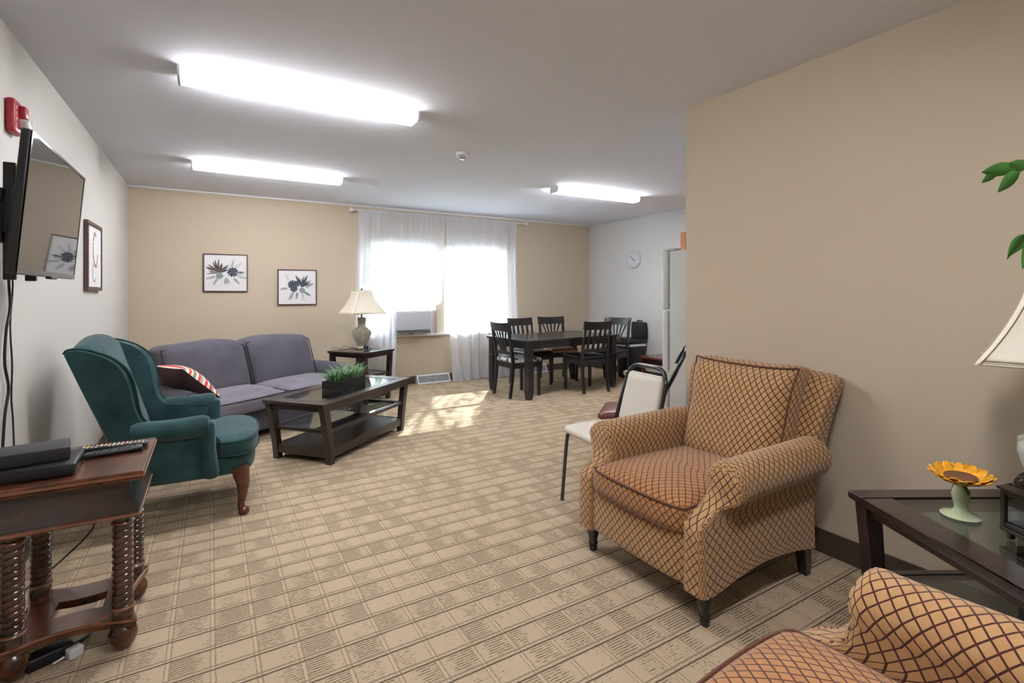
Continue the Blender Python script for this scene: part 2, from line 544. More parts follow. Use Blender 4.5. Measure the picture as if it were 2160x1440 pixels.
for k, (a, b) in enumerate(WINS):
    fr = MB()
    t = .045
    for (x0, x1, z0, z1) in ((a, a + t, WZ0, WZ1), (b - t, b, WZ0, WZ1), (a + t, b - t, WZ0, WZ0 + t), (a + t, b - t, WZ1 - t, WZ1), (a + t, b - t, 1.37, 1.41)):
        fr.bx(x0, x1, YB + .05, YB + .10, z0, z1)
    o = struct('window_%d' % (k + 1), fr, TRIMW, bevel=.003)
    g = MB().bx(a + t, b - t, YB + .085, YB + .088, WZ0 + t, WZ1 - t)
    if k == 0:
        g = MB().bx(a + t, b - t, YB + .085, YB + .088, 1.41, WZ1 - t)
        g.bx(a + t, b - t, YB + .085, YB + .088, 1.10, 1.37)
    g.build('pane', GLASS, o)
# sill
sl = MB().bx(WINS[0][0] - .05, WINS[1][1] + .05, YB - .075, YB + .05, WZ0 - .035, WZ0)
struct('trim_2', sl, TRIMW, bevel=.006)
# door on the right wall
dr = MB()
for (y0, y1, z0, z1) in ((4.90, 4.99, 0, 2.20), (4.02, 4.11, 0, 2.20), (4.11, 4.90, 2.11, 2.20)):
    dr.bx(XR - .022, XR, y0, y1, z0, z1)
d = struct('door_1', dr, OAK, bevel=.005)
p = MB().bx(XR - .016, XR, 4.115, 4.895, .01, 2.105)
for (z0, z1) in ((.2, 1.0), (1.15, 1.95)):
    for (y0, y1) in ((4.2, 4.45), (4.55, 4.8)):
        p.bx(XR - .021, XR - .016, y0, y1, z0, z1)
p.build('door_panel', OAK, d, bevel=.002)

# ------------------------------------------------------------------ ceiling lights
def ceiling_light(x0, x1, y0, label, yaw=0):
    L = x1 - x0
    e = empty('ceiling_light', ((x0 + x1) / 2, y0, HC), yaw, label, 'ceiling light', 'fluorescent wrap fixtures on the ceiling')
    h = L / 2
    MB().bx(-h + .01, h - .01, -.055, .055, -.022, 0).build('housing', TRIMW, e, bevel=.003)
    prof = [(-.074, -.014), (-.074, -.042), (-.060, -.064), (.060, -.064), (.074, -.042), (.074, -.014)]
    MB().prism(prof, -h + .012, h - .012, 'x').build('diffuser', LAMPW, e, bevel=.003)
    for sgn in (-1, 1):
        pr = [(-.077, 0), (-.077, -.044), (-.062, -.068), (.062, -.068), (.077, -.044), (.077, 0)]
        MB().prism(pr, sgn * h - (0 if sgn > 0 else 0), sgn * (h - .012), 'x').build('end_cap', WPL, e)
    return e
ceiling_light(-.15, 1.20, 3.265, 'long white fluorescent ceiling light nearest the camera, lit')
ceiling_light(-.15, 1.20, 5.50, 'lit white fluorescent ceiling light above the grey sofa')
ceiling_light(3.37, 4.64, 4.67, 'lit white fluorescent ceiling light above the dining table', R(-1))
ceiling_light(.2, 1.55, .35, 'added white fluorescent ceiling light over the camera, unseen, filling the near room')  # added fixture outside the frame, brightens the near end of the room

e = empty('smoke_detector', (1.88, 3.96, HC), 0, 'small round white smoke detector on the ceiling', 'smoke detector')
MB().lathe([(.058, 0), (.06, -.008), (.06, -.022), (.05, -.03), (.03, -.034)], seg=32).build('base', WPL, e)
MB().lathe([(.028, -.03), (.03, -.045), (.02, -.055), (.0, -.057)], seg=20, cap=False).build('sensor_cap', STEEL, e)

# ------------------------------------------------------------------ window dressing
def blind(x0, x1, z0, label):
    e = empty('window_blind', ((x0 + x1) / 2, YB + .02, z0), 0, label, 'window blind')
    h = (x1 - x0) / 2
    MB().bx(-h, h, -.022, .022, 2.035 - z0, 2.058 - z0).build('headrail', TRIMW, e, bevel=.002)
    s = MB(); z = z0 + .02
    while z < 2.03:
        a = R(-14); c, sn = math.cos(a) * .0115, math.sin(a) * .0115
        zz = z - z0
        s.add([(-h, -c, zz + sn), (h, -c, zz + sn), (h, c, zz - sn), (-h, c, zz - sn)], [(0, 1, 2, 3)])
        z += .0235
    s.build('slats', WPL, e, solid=.0008)
    MB().bx(-h, h, -.011, .011, 0, .014).build('bottom_rail', TRIMW, e, bevel=.002)
    c = MB()
    for x in (-h * .8, 0, h * .8): c.tube([(x, -.013, .01), (x, -.013, 2.035 - z0)], .0009, 5)
    c.build('cords', WPL, e)
    return e
blind(WINS[0][0] + .05, WINS[0][1] - .05, 1.12, 'white slatted window blind in the left window above the air conditioner')
blind(WINS[1][0] + .05, WINS[1][1] - .05, .79, 'white slatted window blind in the right bright window')

# window air conditioner
e = empty('air_conditioner', (2.44, YB - .02, WZ0), 0, 'grey white window air conditioner in the left window', 'air conditioner')
MB().rbox((0, -.03, .175), (.64, .30, .33), .02, 6).build('housing', plain('ac_plastic', (186, 188, 196), .5), e)
f = MB()
f.rbox((0, -.19, .18), (.63, .03, .30), .012, 6)
f.build('front_panel', plain('ac_front_plastic', (196, 198, 206), .5), e)
g = MB()
for k in range(5): g.bx(-.29, .29, -.208, -.203, .035 + k * .008, .039 + k * .008)
g.bx(-.03, .03, -.209, -.203, .012, .022)
g.build('air_grille', BLK, e)
acc = MB(); n = 9
pl = []
for i in range(n + 1):
    x = .325 + i * .125 / n
    pl.append((x, -.02 if i % 2 else .0))
acc.grid([[(x, y, .0) for (x, y) in pl], [(x, y, .34) for (x, y) in pl]])
acc.build('accordion_panel', plain('accordion_vinyl', (226, 214, 208), .5), e, flat=True, solid=.002)
MB().bx(.448, .462, -.03, .0, 0, .37).build('side_rail', STEEL, e, bevel=.002)

# rod and curtains
e = empty('curtain_rod', (3.05, YB, 2.46), 0, 'thin white curtain rod with round white finials over the windows', 'curtain rod')
MB().tube([(-1.36, -.085, 0), (1.37, -.085, 0)], .010, 12).build('rod', WPL, e)
for sgn, nm in ((-1, 'left'), (1, 'right')):
    pr = [(.0, 0), (.014, .001), (.016, .012), (.011, .02), (.026, .03), (.034, .048), (.030, .066), (.016, .078), (.0, .082)]
    m = MB().lathe(pr, seg=20, cap=False)
    m.xf(Matrix.Translation((sgn * 1.36, -.085, 0)) @ Matrix.Rotation(sgn * PI / 2, 4, 'Y'))
    m.build('finial', WPL, e)
    MB().bx(sgn * 1.30 - .008, sgn * 1.30 + .008, -.09, 0, -.014, .014).build('bracket', WPL, e, bevel=.003)
MB().bx(-.04, -.03, -.075, 0, -.02, .014).build('bracket', WPL, e, bevel=.003)


def curtain(x0, x1, zbot, label, folds=6, amp=.022, seed=0, spread=None, pool=0, name='sheer_curtain', pinch=None):
    rnd = random.Random(seed)
    ph = [rnd.uniform(0, 6.28) for _ in range(6)]
    nx, nz = 90, 44
    P = []
    ztop = 2.478
    for i in range(nx + 1):
        s = i / nx; row = []
        zb = zbot(s) if callable(zbot) else zbot
        for j in range(nz + 1):
            t = j / nz
            z = ztop + (zb - ztop) * t
            sx = s
            w0, w1 = x0, x1
            if spread: w0 = x0 + spread[0] * t ** 1.3; w1 = x1 + spread[1] * t ** 1.3
            x = w0 + (w1 - w0) * sx
            a = amp * (.35 + .65 * min(1, t * 3))
            wv = math.sin(s * folds * 6.28 + ph[0] + .5 * math.sin(t * 3 + ph[1])) + .35 * math.sin(s * folds * 2.3 * 6.28 + ph[2] + t) + .08 * math.sin(s * folds * 5 * 6.28 + ph[3])
            y = -.085 - .012 + a * wv * .8 - .01 * t
            if t < .02: y = -.099 + .004 * wv
            x += .008 * math.sin(s * folds * 12.5 + ph[4] + t * 2)
            if pinch: x, y = pinch(s, t, x, y)
            if pool and t > .97: y -= pool * (t - .97) / .03; 
            row.append((x, y + YB, max(z, .004 + .004 * (1 + wv))))
        P.append(row)
    o = MB().grid(P).build(name, SHEER, fixn=False)
    # pocket over the rod and bottom hem, doubled cloth
    h = MB(); rows = [[(p[j][0], p[j][1] - .002, p[j][2]) for j in (nz - 3, nz - 2, nz - 1, nz)] for p in P]
    h.grid(rows); hm = h.build('hem', SHEER, o, fixn=False)
    k = MB(); rows = [[(P[i][0][0], YB - .085 + .013 * math.cos(a), 2.462 + .016 * math.sin(a)) for a in [R(-90 + q * 36) for q in range(6)]] for i in range(0, nx + 1)]
    k.grid(rows); k.build('rod_pocket', SHEER, o, fixn=False)
    tag(o, label, 'curtain', 'sheer white curtains')
    return o
curtain(1.73, 2.25, .006, 'long white sheer curtain behind the table lamp, left end of the rod', 3, .026, 1, spread=(-.03, -.05),
        pinch=lambda s, t, x, y: (x, y - .19 * min(1, t * 1.6) ** 2 * min(1, max(0, s - .35) * 3)))
curtain(2.25, 2.70, lambda s: 1.105 - .025 * max(0, math.sin(s * PI)) ** .5, 'short white sheer curtain gathered up above the air conditioner', 3, .02, 2, spread=(-.03, -.02),
        pinch=lambda s, t, x, y: (x + (.03 if s < .5 else -.03) * max(0, t - .8) * 3, y - .07 * t ** 2))
curtain(2.70, 3.03, lambda s: 1.10 + .10 * s ** 2, 'narrow white sheer curtain beside the air conditioner side panel', 2, .02, 3, spread=(0, -.06))
curtain(3.03, 4.28, .006, 'wide white sheer curtain of the right window, trailing on the carpet', 7, .034, 4, spread=(.0, .02),
        pinch=lambda s, t, x, y: (x + .06 * t * (1 - s), y - .12 * t ** 2.5 * (.6 + .4 * math.sin(s * 9 + 1))))

def register(x0, x1, label):
    e = empty('baseboard_register', ((x0 + x1) / 2, YB - .012, 0), 0, label, 'floor register')
    h = (x1 - x0) / 2
    f = MB()
    D, T, Z = -.10, -.035, .125   # foot depth, top depth, height
    pr = lambda z: D + (T - D) * z / Z
    def bar(x0, x1, z0, z1):
        f.hexa([(x0, pr(z0) - .004, z0), (x1, pr(z0) - .004, z0), (x1, pr(z0) + .012, z0), (x0, pr(z0) + .012, z0)],
               [(x0, pr(z1) - .004, z1), (x1, pr(z1) - .004, z1), (x1, pr(z1) + .012, z1), (x0, pr(z1) + .012, z1)])
    bar(-h, h, 0, .016); bar(-h, h, .105, .125); bar(-h, -h + .018, .016, .105); bar(h - .018, h, .016, .105)
    f.bx(-h, h, T - .002, 0, .118, .125)
    f.add([(-h, D, 0), (-h, 0, 0), (-h, 0, .125), (-h, T, .125)], [(0, 1, 2, 3)]); f.add([(h, D, 0), (h, 0, 0), (h, 0, .125), (h, T, .125)], [(3, 2, 1, 0)])
    f.build('frame', TRIMW, e, flat=True)
    g = MB(); g.hexa([(-h + .01, pr(.01) + .006, .01), (h - .01, pr(.01) + .006, .01), (h - .01, pr(.01) + .01, .01), (-h + .01, pr(.01) + .01, .01)],
                     [(-h + .01, pr(.112) + .006, .112), (h - .01, pr(.112) + .006, .112), (h - .01, pr(.112) + .01, .112), (-h + .01, pr(.112) + .01, .112)])
    for k in range(int(2 * h / .012)):
        x = -h + .018 + k * .012
        if x > h - .02: break
        g.hexa([(x, pr(.02) + .0, .02), (x + .003, pr(.02) + .0, .02), (x + .003, pr(.02) + .007, .02), (x, pr(.02) + .007, .02)],
               [(x, pr(.10) + .0, .10), (x + .003, pr(.10) + .0, .10), (x + .003, pr(.10) + .007, .10), (x, pr(.10) + .007, .10)])
    g.build('grille', REGM, e, flat=True)
    v = MB()
    for s in (-1, 1):
        a, b = (s * .085, .104), (0, .02)
        v.add([(a[0] - .007, pr(a[1]) - .006, a[1]), (a[0] + .007, pr(a[1]) - .006, a[1]), (.007, pr(b[1]) - .006, b[1]), (-.007, pr(b[1]) - .006, b[1])], [(0, 1, 2, 3)])
    v.tube([(0, pr(.07) - .006, .07), (0, pr(.07) - .02, .074)], .006, 8)
    v.build('damper_lever', TRIMW, e, solid=.004)
register(2.585, 3.10, 'white metal baseboard register under the air conditioner')
register(4.12, 4.88, 'white metal baseboard register behind the dining table')

# ------------------------------------------------------------------ pictures
INK = [plain('canvas_white', (226, 226, 226), .8), plain('ink_dark', (52, 56, 64), .8), plain('ink_slate', (92, 98, 112), .8), plain('ink_green', (104, 132, 122), .8),
       plain('ink_brown', (98, 82, 78), .8), plain('ink_rose', (190, 150, 140), .8), plain('ink_grey', (160, 164, 168), .8), plain('ink_tan', (176, 140, 104), .8)]
FRM = plain('dark_walnut_frame', (84, 60, 54), .5, var=.2, vs=10)

def botanical(seed, mode):
    m = MB(); rnd = random.Random(seed)
    lay = [0]
    def leaf(x, z, a, L, w, mat, bend=0):
        lay[0] += .00004
        pts = []; n = 6; cx, cz = x, z
        L2 = []; R2 = []
        for i in range(n + 1):
            t = i / n; ww = w * math.sin(PI * min(1, t * .9 + .08)) ** .8 * (1 if t < 1 else 0)
            aa = a + bend * t
            L2.append((cx - math.sin(aa) * ww / 2, cz + math.cos(aa) * ww / 2)); R2.append((cx + math.sin(aa) * ww / 2, cz - math.cos(aa) * ww / 2))
            cx += math.cos(aa) * L / n; cz += math.sin(aa) * L / n
        V = [(p[0], -.0012 - lay[0], p[1]) for p in L2] + [(p[0], -.0012 - lay[0], p[1]) for p in R2]
        m.add(V, [(i, i + 1, n + 2 + i, n + 1 + i) for i in range(n)], mat)
    def disc(x, z, r, mat, n=10):
        lay[0] += .00004
        m.add([(x + r * math.cos(k * 2 * PI / n), -.0012 - lay[0], z + r * math.sin(k * 2 * PI / n)) for k in range(n)], [list(range(n))], mat)
    def sprig(x, z, a, L, mat, k=5, s=.017):
        leaf(x, z, a, L, .002, mat)
        for i in range(k):
            t = (i + 1) / (k + .5); px, pz = x + math.cos(a) * L * t, z + math.sin(a) * L * t
            for sg in (-1, 1): leaf(px, pz, a + sg * .95, s * (1.2 - t * .5), .0055, mat)
    def rosette(x, z, r, mat, mat2, n=11):
        for ring, k in ((1, n), (.72, n - 2), (.45, 6)):
            for i in range(k):
                leaf(x, z, i * 2 * PI / k + ring, r * ring, r * .42 * ring + .004, mat if (i + int(ring * 10)) % 2 else mat2)
    if mode == 0:
        for i in range(11): leaf(-.07, .0, R(20 + i * 14), rnd.uniform(.10, .155), .018, 4 if i % 3 else 1, rnd.uniform(-.3, .3))
        for i in range(5): leaf(-.07, .0, R(150 + i * 9), rnd.uniform(.09, .12), .012, 6 if i % 2 else 4)
        rosette(.065, .01, .058, 2, 1); rosette(-.06, -.03, .04, 3, 6)
        sprig(.05, .05, R(75), .10, 2); sprig(.08, .05, R(40), .09, 6); sprig(-.09, -.04, R(195), .09, 1); sprig(-.07, -.05, R(240), .09, 1)
        sprig(.07, -.05, R(-50), .09, 1); sprig(.10, -.03, R(-15), .10, 3)
        for a in (-100, -80, -60): leaf(0, -.05, R(a), .08, .02, 5 if a == -100 else 6)
        leaf(.09, .0, R(8), .09, .02, 2); leaf(.09, .0, R(-6), .08, .014, 6)
    elif mode == 1:
        for i in range(10): leaf(.045, .0, R(30 + i * 10), rnd.uniform(.11, .17), .014, 1 if i % 3 else 2, rnd.uniform(-.2, .25))
        rosette(-.055, .03, .055, 1, 2); rosette(-.01, .04, .04, 2, 1); rosette(-.04, -.015, .045, 1, 2); rosette(.05, -.035, .036, 3, 6)
        sprig(-.09, .06, R(110), .10, 6); sprig(-.10, -.01, R(190), .08, 1); sprig(.08, .0, R(25), .10, 1, 6, .02); sprig(.0, -.05, R(-100), .08, 1)
        leaf(-.04, -.05, R(-120), .11, .03, 6); sprig(.05, -.06, R(-80), .09, 6); leaf(.07, -.05, R(-35), .09, .022, 3)
    else:
        # tall looping stems of a brown wreath
        for i in range(34):
            a = R(60 + i * 8.2); leaf(.02 + .085 * math.cos(a) * .8, .05 + .11 * math.sin(a), a + PI / 2 + .25 * (-1) ** i, .042, .014, 7 if i % 3 else 4)
        for i in range(20):
            a = R(95 + i * 11); leaf(-.02 + .055 * math.cos(a), -.11 + .055 * math.sin(a), a + PI / 2, .032, .011, 7 if i % 2 else 6)
        disc(-.07, .0, .010, 5); disc(-.085, .03, .007, 6)
    return m

def picture(x, z, w, h, mode, label, loc=None, rz=0, depth=.028):
    e = empty('framed_picture', loc or (x, YB, z), rz, label, 'picture')
    f = MB(); t = .012 if mode < 2 else .028
    for (a, b, c, d) in ((-w / 2, w / 2, h / 2 - t, h / 2), (-w / 2, w / 2, -h / 2, -h / 2 + t), (-w / 2, -w / 2 + t, -h / 2 + t, h / 2 - t), (w / 2 - t, w / 2, -h / 2 + t, h / 2 - t)):
        f.bx(a, b, -depth, 0, c, d)
    f.build('frame', FRM, e, bevel=.002)
    m = botanical(3 + mode, mode)
    m.warp(lambda a, b, c: (a * 1.12, b - depth + .008, c * 1.12))
    m.bx(-w / 2 + t, w / 2 - t, -depth + .007, -depth + .012, -h / 2 + t, h / 2 - t, 0)
    m.build('canvas', INK, e, flat=True, fixn=False)
    return e
picture(.165, 1.57, .47, .46, 0, 'square framed print of spiky brown and blue succulents, left of the two above the sofa')
picture(.975, 1.40, .47, .46, 1, 'square framed print of dark slate rosettes and fronds, nearer the table lamp')
picture(0, 0, .56, .52, 2, 'brown framed print with a ring of tan leaves beside the television', loc=(XL, 5.02, 1.605), rz=PI / 2)

# ------------------------------------------------------------------ television
e = empty('television', (-.556, 2.295, 1.398), 0, 'black flat television on a wall bracket above the console table', 'television')
tv = Matrix.Rotation(R(4.7), 4, 'Y')
def tvb(mb): return mb.xf(tv)
tvb(MB().rbox((-.014, .4125, .24), (.028, .835, .492), .006, 5)).build('casing', BLK, e)
tvb(MB().rbox((-.045, .4125, .17), (.05, .60, .28), .02, 5)).build('rear_bulge', BLK, e)
bz = MB()
for (y0, y1, z0, z1) in ((-.003, .828, .472, .484), (-.003, .828, -.004, .016), (-.003, .009, .016, .472), (.816, .828, .016, .472)):
    bz.bx(0, .003, y0, y1, z0, z1)
tvb(bz).build('bezel', BLKG, e, bevel=.0015)
tvb(MB().bx(.0002, .0015, .009, .816, .016, .472)).build('screen', SCREEN, e)
tvb(MB().rbox((.0, .44, -.008), (.02, .09, .012), .004, 4)).build('sensor_window', plain('dark_red_plastic', (56, 24, 24), .3), e)
mk = MB()
mk.bx(-.105, -.07, .28, .30, -.02, .42); mk.bx(-.105, -.07, .54, .56, -.02, .42); mk.bx(-.13, -.10, .26, .58, .12, .16); mk.bx(-.13, -.10, .26, .58, .28, .32)
mk.bx(-.2335, -.215, .18, .66, .05, .40)
mk.bx(-.22, -.10, .38, .46, .15, .30)
mk.build('wall_bracket', BLK, e, bevel=.003)

# fire alarm strobe
e = empty('fire_alarm', (XL, 3.155, 2.135), 0, 'red wall fire alarm strobe reading FIRE, above the television', 'fire alarm')
MB().rbox((.018, 0, 0), (.036, .115, .155), .014, 6).build('housing', REDP, e)
MB().rbox((.045, .022, .03), (.03, .05, .055), .008, 5).build('horn_cover', REDP, e)
MB().rbox((.05, .025, -.025), (.045, .055, .045), .012, 5).build('strobe_lens', plain('clear_lens', (220, 222, 220), .1, spec=1), e)
GL = {'F': ['1111', '1000', '1110', '1000', '1000'], 'I': ['0110', '0110', '0110', '0110', '0110'], 'R': ['1110', '1001', '1110', '1010', '1001'], 'E': ['1111', '1000', '1110', '1000', '1111']}
for k, ch in enumerate('FIRE'):
    m = MB()
    for r_, row in enumerate(GL[ch]):
        for c_, v in enumerate(row):
            if v == '1': m.bx(.0358, .0368, -.038 + c_ * .0032, -.038 + (c_ + 1) * .0032, .046 - k * .026 - (r_ + 1) * .0034, .046 - k * .026 - r_ * .0034)
    m.build('letter', WPL, e, fixn=False)

# ------------------------------------------------------------------ clock, fridge, bin
e = empty('wall_clock', (XR, 5.94, 1.87), 0, 'round white wall clock on the right wall', 'clock')
m = MB().lathe([(.145, 0), (.15, .012), (.148, .03), (.136, .042), (.126, .036), (.124, .02), (0, .02)], seg=48, cap=False); m.xf(Matrix.Rotation(-PI / 2, 4, 'Y')); m.build('rim', WPL, e)
m = MB().lathe([(.125, .018), (.125, .024), (0, .024)], seg=48, cap=False); m.xf(Matrix.Rotation(-PI / 2, 4, 'Y')); m.build('dial', plain('clock_dial', (205, 206, 212), .5), e)
GMK = plain('grey_marks', (120, 122, 130), .5)
for k in range(12):
    a = k * PI / 6; q = MB(); q.bx(-.027, -.025, -.002, .002, .096, .112 if k % 3 else .12)
    q.xf(Matrix.Rotation(a, 4, 'X')); q.build('hour_mark', GMK, e)
for nm, a, L, wd in (('hour_hand', R(130), .055, .006), ('minute_hand', R(-50), .095, .004)):
    q = MB(); q.bx(-.031, -.029, -wd, wd, -.015, L); q.xf(Matrix.Rotation(a, 4, 'X')); q.build(nm, plain('hand_grey', (90, 92, 100), .4), e)

e = empty('refrigerator', (3.49, 2.45, 0), 0, 'white top freezer refrigerator past the end of the partition', 'refrigerator')
MB().rbox((.36, .325, .86), (.72, .65, 1.68), .012, 4).build('cabinet', FRIDGE, e)
MB().bx(.02, .70, .03, .62, .0, .03).build('base_grille', BLK, e)
for nm, z0, z1 in (('freezer_door', 1.185, 1.705), ('fridge_door', .06, 1.165)):
    d = MB().rbox((.36, .70, (z0 + z1) / 2), (.73, .066, z1 - z0), .016, 6).build(nm, FRIDGE, e)
    MB().bx(.012, .708, .650, .668, z0 + .01, z1 - .01).build('gasket', GASK, e)
    hh = MB(); a, b = (z0 + .02, z0 + .30) if z0 > 1 else (z1 - .34, z1 - .02)
    hh.tube([(.66, .735, a), (.66, .775, a + .02), (.66, .775, b - .02), (.66, .735, b)], .011, 8, smooth=4); hh.build('door_handle', FRIDGE, d)
MB().rbox((.05, .66, 1.713), (.09, .13, .02), .006, 4).build('hinge_cover', FRIDGE, e)
MB().bx(.02, .07, .64, .72, 1.166, 1.184).build('centre_hinge', TRIMW, e, bevel=.003)

# black bin with its lid up against the wall
e = empty('waste_bin', (5.66, 5.80, 0), R(0), 'black bin with open lid and white band by the right wall', 'bin')
def tap(a, b, c): k = .86 + .14 * min(1, c / .55); return (a * k, b * k, c)
b = MB().rbox((0, 0, .27), (.34, .33, .54), .03, 8); b.warp(tap); b.build('body', BLK, e)
MB().rbox((0, 0, .515), (.352, .342, .045), .02, 6).build('white_band', WPL, e)
MB().rbox((0, 0, .575), (.37, .36, .07), .03, 6).build('rim', BLK, e)
l = MB().rbox((.165, 0, .73), (.045, .34, .27), .02, 8, fn=lambda x, y, z, p: (p.x + .02, p.y * (1 - .10 * max(0, z)), p.z)); l.build('lid', BLK, e)
MB().tube([(.19, -.05, .855), (.19, -.045, .885), (.19, .045, .885), (.19, .05, .855)], .008, 8, smooth=3).build('lid_handle', BLK, e)
m = MB().lathe([(.10, .605), (.115, .612), (.11, .628), (.08, .63)], c=(-.06, .04, 0), seg=24); m.build('inner_ring', BLK, e)

# small brown table between bin and refrigerator
e = empty('side_table', (5.53, 4.82, 0), 0, 'small low brown wooden table half hidden behind the refrigerator', 'table')
MB().bx(-.28, .28, -.40, .40, .40, .43).build('table_top', CHERRY, e, bevel=.006)
MB().bx(-.25, .25, -.37, .37, .33, .40).build('apron', wood('dark_cherry', (34, 18, 16), (50, 26, 22)), e, bevel=.004)
for sx in (-1, 1):
    for sy in (-1, 1):
        MB().bx(sx * .24 - .02, sx * .24 + .02, sy * .36 - .02, sy * .36 + .02, 0, .34).build('leg', CHERRY, e, bevel=.004)

# ------------------------------------------------------------------ dining set
e = empty('dining_table', (4.10, 5.70, 0), R(5), 'large black dining table with five chairs around it', 'table')
L, W, H = 1.62, .93, .74
MB().bx(-L / 2, L / 2, -W / 2, W / 2, H - .028, H).build('table_top', ESPD, e, bevel=.006)
a = MB(); q = .05
a.bx(-L / 2 + q, L / 2 - q, -W / 2 + q, -W / 2 + q + .022, H - .115, H - .028); a.bx(-L / 2 + q, L / 2 - q, W / 2 - q - .022, W / 2 - q, H - .115, H - .028)
a.bx(-L / 2 + q, -L / 2 + q + .022, -W / 2 + q, W / 2 - q, H - .115, H - .028); a.bx(L / 2 - q - .022, L / 2 - q, -W / 2 + q, W / 2 - q, H - .115, H - .028)
a.build('apron', ESPD, e, bevel=.003)
for sx in (-1, 1):
    for sy in (-1, 1):
        m = MB(); cx, cy = sx * (L / 2 - .065), sy * (W / 2 - .065)
        def ring(s, z, dx=0): return [(cx - s, cy - s, z), (cx + s, cy - s, z), (cx + s, cy + s, z), (cx - s, cy + s, z)]
        m.hexa(ring(.043, .50), ring(.043, H - .028)); m.hexa(ring(.039, .487), ring(.039, .50)); m.hexa(ring(.044, .12), ring(.044, .487)); m.hexa(ring(.032, 0), ring(.044, .12))
        m.build('leg', ESPD, e, bevel=.004)


def dining_chair(fan, seatmat, x, y, rz, label, gap=0):
    """front = +X"""
    e = empty('dining_chair', (x, y, 0), rz, label, 'chair')
    W = .44; D = .42; SH = .455
    hx = D / 2
    def bx_(z): return -hx - .12 * max(0, (z - SH)) ** 1.15 * 1.55
    for s in (-1, 1):
        m = MB(); yy = s * (W / 2 - .02)
        secs = [(0, -hx - .045, .016), (.25, -hx - .01, .019), (SH, -hx, .021), (.70, bx_(.70), .018), (.925, bx_(.925), .015)]
        rows = [[(x0 - w, yy - .017, z), (x0 + w, yy - .017, z), (x0 + w, yy + .017, z), (x0 - w, yy + .017, z)] for (z, x0, w) in secs]
        m.grid(rows, cv=True); m.add(rows[0], [(0, 1, 2, 3)]); m.add(rows[-1], [(3, 2, 1, 0)])
        m.build('back_post', ESPD, e, bevel=.003)
        m = MB(); yf = s * (W / 2 - .015)
        m.hexa([(hx - .045, yf - .016, 0), (hx - .013, yf - .016, 0), (hx - .013, yf + .016, 0), (hx - .045, yf + .016, 0)],
               [(hx - .05, yf - .02, SH - .02), (hx - .01, yf - .02, SH - .02), (hx - .01, yf + .02, SH - .02), (hx - .05, yf + .02, SH - .02)])
        m.build('leg', ESPD, e, bevel=.003)
    # curved top rail
    m = MB(); rows = []
    n = 12
    for i in range(n + 1):
        t = -1 + 2 * i / n; yv = t * (W / 2 + .008); bow = -.022 * (1 - t * t)
        zt = .945 + .012 * (abs(t) ** 3); zb = .838 - .0 * (1 - t * t)
        rows.append([(bx_(zb) + bow - .009, yv, zb), (bx_(zb) + bow + .011, yv, zb), (bx_(zt) + bow + .009, yv, zt), (bx_(zt) + bow - .011, yv, zt)])
    m.grid(rows, cv=True); m.add(rows[0], [(0, 1, 2, 3)]); m.add(rows[-1], [(3, 2, 1, 0)]); m.build('top_rail', ESPD, e, bevel=.003)
    zl = .56
    m = MB(); m.bx(bx_(zl) - .010, bx_(zl) + .012, -W / 2 + .02, W / 2 - .02, zl - .02, zl + .022); m.build('lower_rail', ESPD, e, bevel=.003)
    k = 5 if fan else 4
    for i in range(k):
        t = (i - (k - 1) / 2) / ((k - 1) / 2)
        yb = t * (.055 if fan else .125); yt = t * (.145 if fan else .125)
        w = .014 if fan else .019
        rows = []
        for q in range(7):
            s = q / 6; z = zl + .02 + (.84 - zl - .02) * s; yy = yb + (yt - yb) * (s ** 1.3 if fan else s); bow = -.022 * (1 - (yy / (W / 2)) ** 2) * s
            ww = w * (1 - .25 * math.sin(s * PI)) if fan else w
            rows.append([(bx_(z) + bow - .005, yy - ww, z), (bx_(z) + bow + .007, yy - ww, z), (bx_(z) + bow + .007, yy + ww, z), (bx_(z) + bow - .005, yy + ww, z)])
        m = MB(); m.grid(rows, cv=True); m.add(rows[0], [(0, 1, 2, 3)]); m.add(rows[-1], [(3, 2, 1, 0)]); m.build('back_slat', ESPD, e, bevel=.002)
    m = MB()
    for sy in (-1, 1): m.bx(-hx + .02, hx - .04, sy * (W / 2 - .02) - .011, sy * (W / 2 - .02) + .011, SH - .085, SH - .015)
    m.bx(hx - .045, hx - .02, -W / 2 + .03, W / 2 - .03, SH - .085, SH - .015); m.bx(-hx - .008, -hx + .014, -W / 2 + .03, W / 2 - .03, SH - .085, SH - .015)
    m.build('apron', ESPD, e, bevel=.003)
    m = MB().rbox((.0, 0, SH + .01), (D + .02, W + .01, .055), .024, 10, fn=lambda a, b, c, p: (p.x, p.y * (1 - .04 * (1 - a) / 2), p.z + (.014 * (1 - a * a) * (1 - b * b) if c > 0 else 0)))
    m.build('seat', seatmat, e)
    return e
PATS = N('black_white_print_seat')
_v = PATS.new('ShaderNodeTexVoronoi'); _v.inputs['Scale'].default_value = 14
_tc = PATS.new('ShaderNodeTexCoord'); PATS.l.new(_tc.outputs['Object'], _v.inputs['Vector'])
PATS.base(PATS.mix(PATS.math('GREATER_THAN', _v.outputs['Distance'], .045 * 14 * .62), lin((30, 30, 34)), lin((214, 214, 216)))); PATS.set(Roughness=.5)
dining_chair(True, PATS.m, 3.47, 5.61, R(1), 'black dining chair with printed black and white seat at the left end of the table')
dining_chair(False, BLKV, 4.00, 6.10, R(-85 ), 'black slat back dining chair on the window side, left of the two behind the table')
dining_chair(True, TANV, 4.56, 6.20, R(-100), 'black fan back dining chair with tan seat, right of the two behind the table')
dining_chair(False, BLKV, 4.42, 5.40, R(86), 'black slat back dining chair on the near long side of the table')
dining_chair(True, BLKV, 5.10, 5.70, R(198), 'black fan back dining chair at the right end of the table beside the bin')

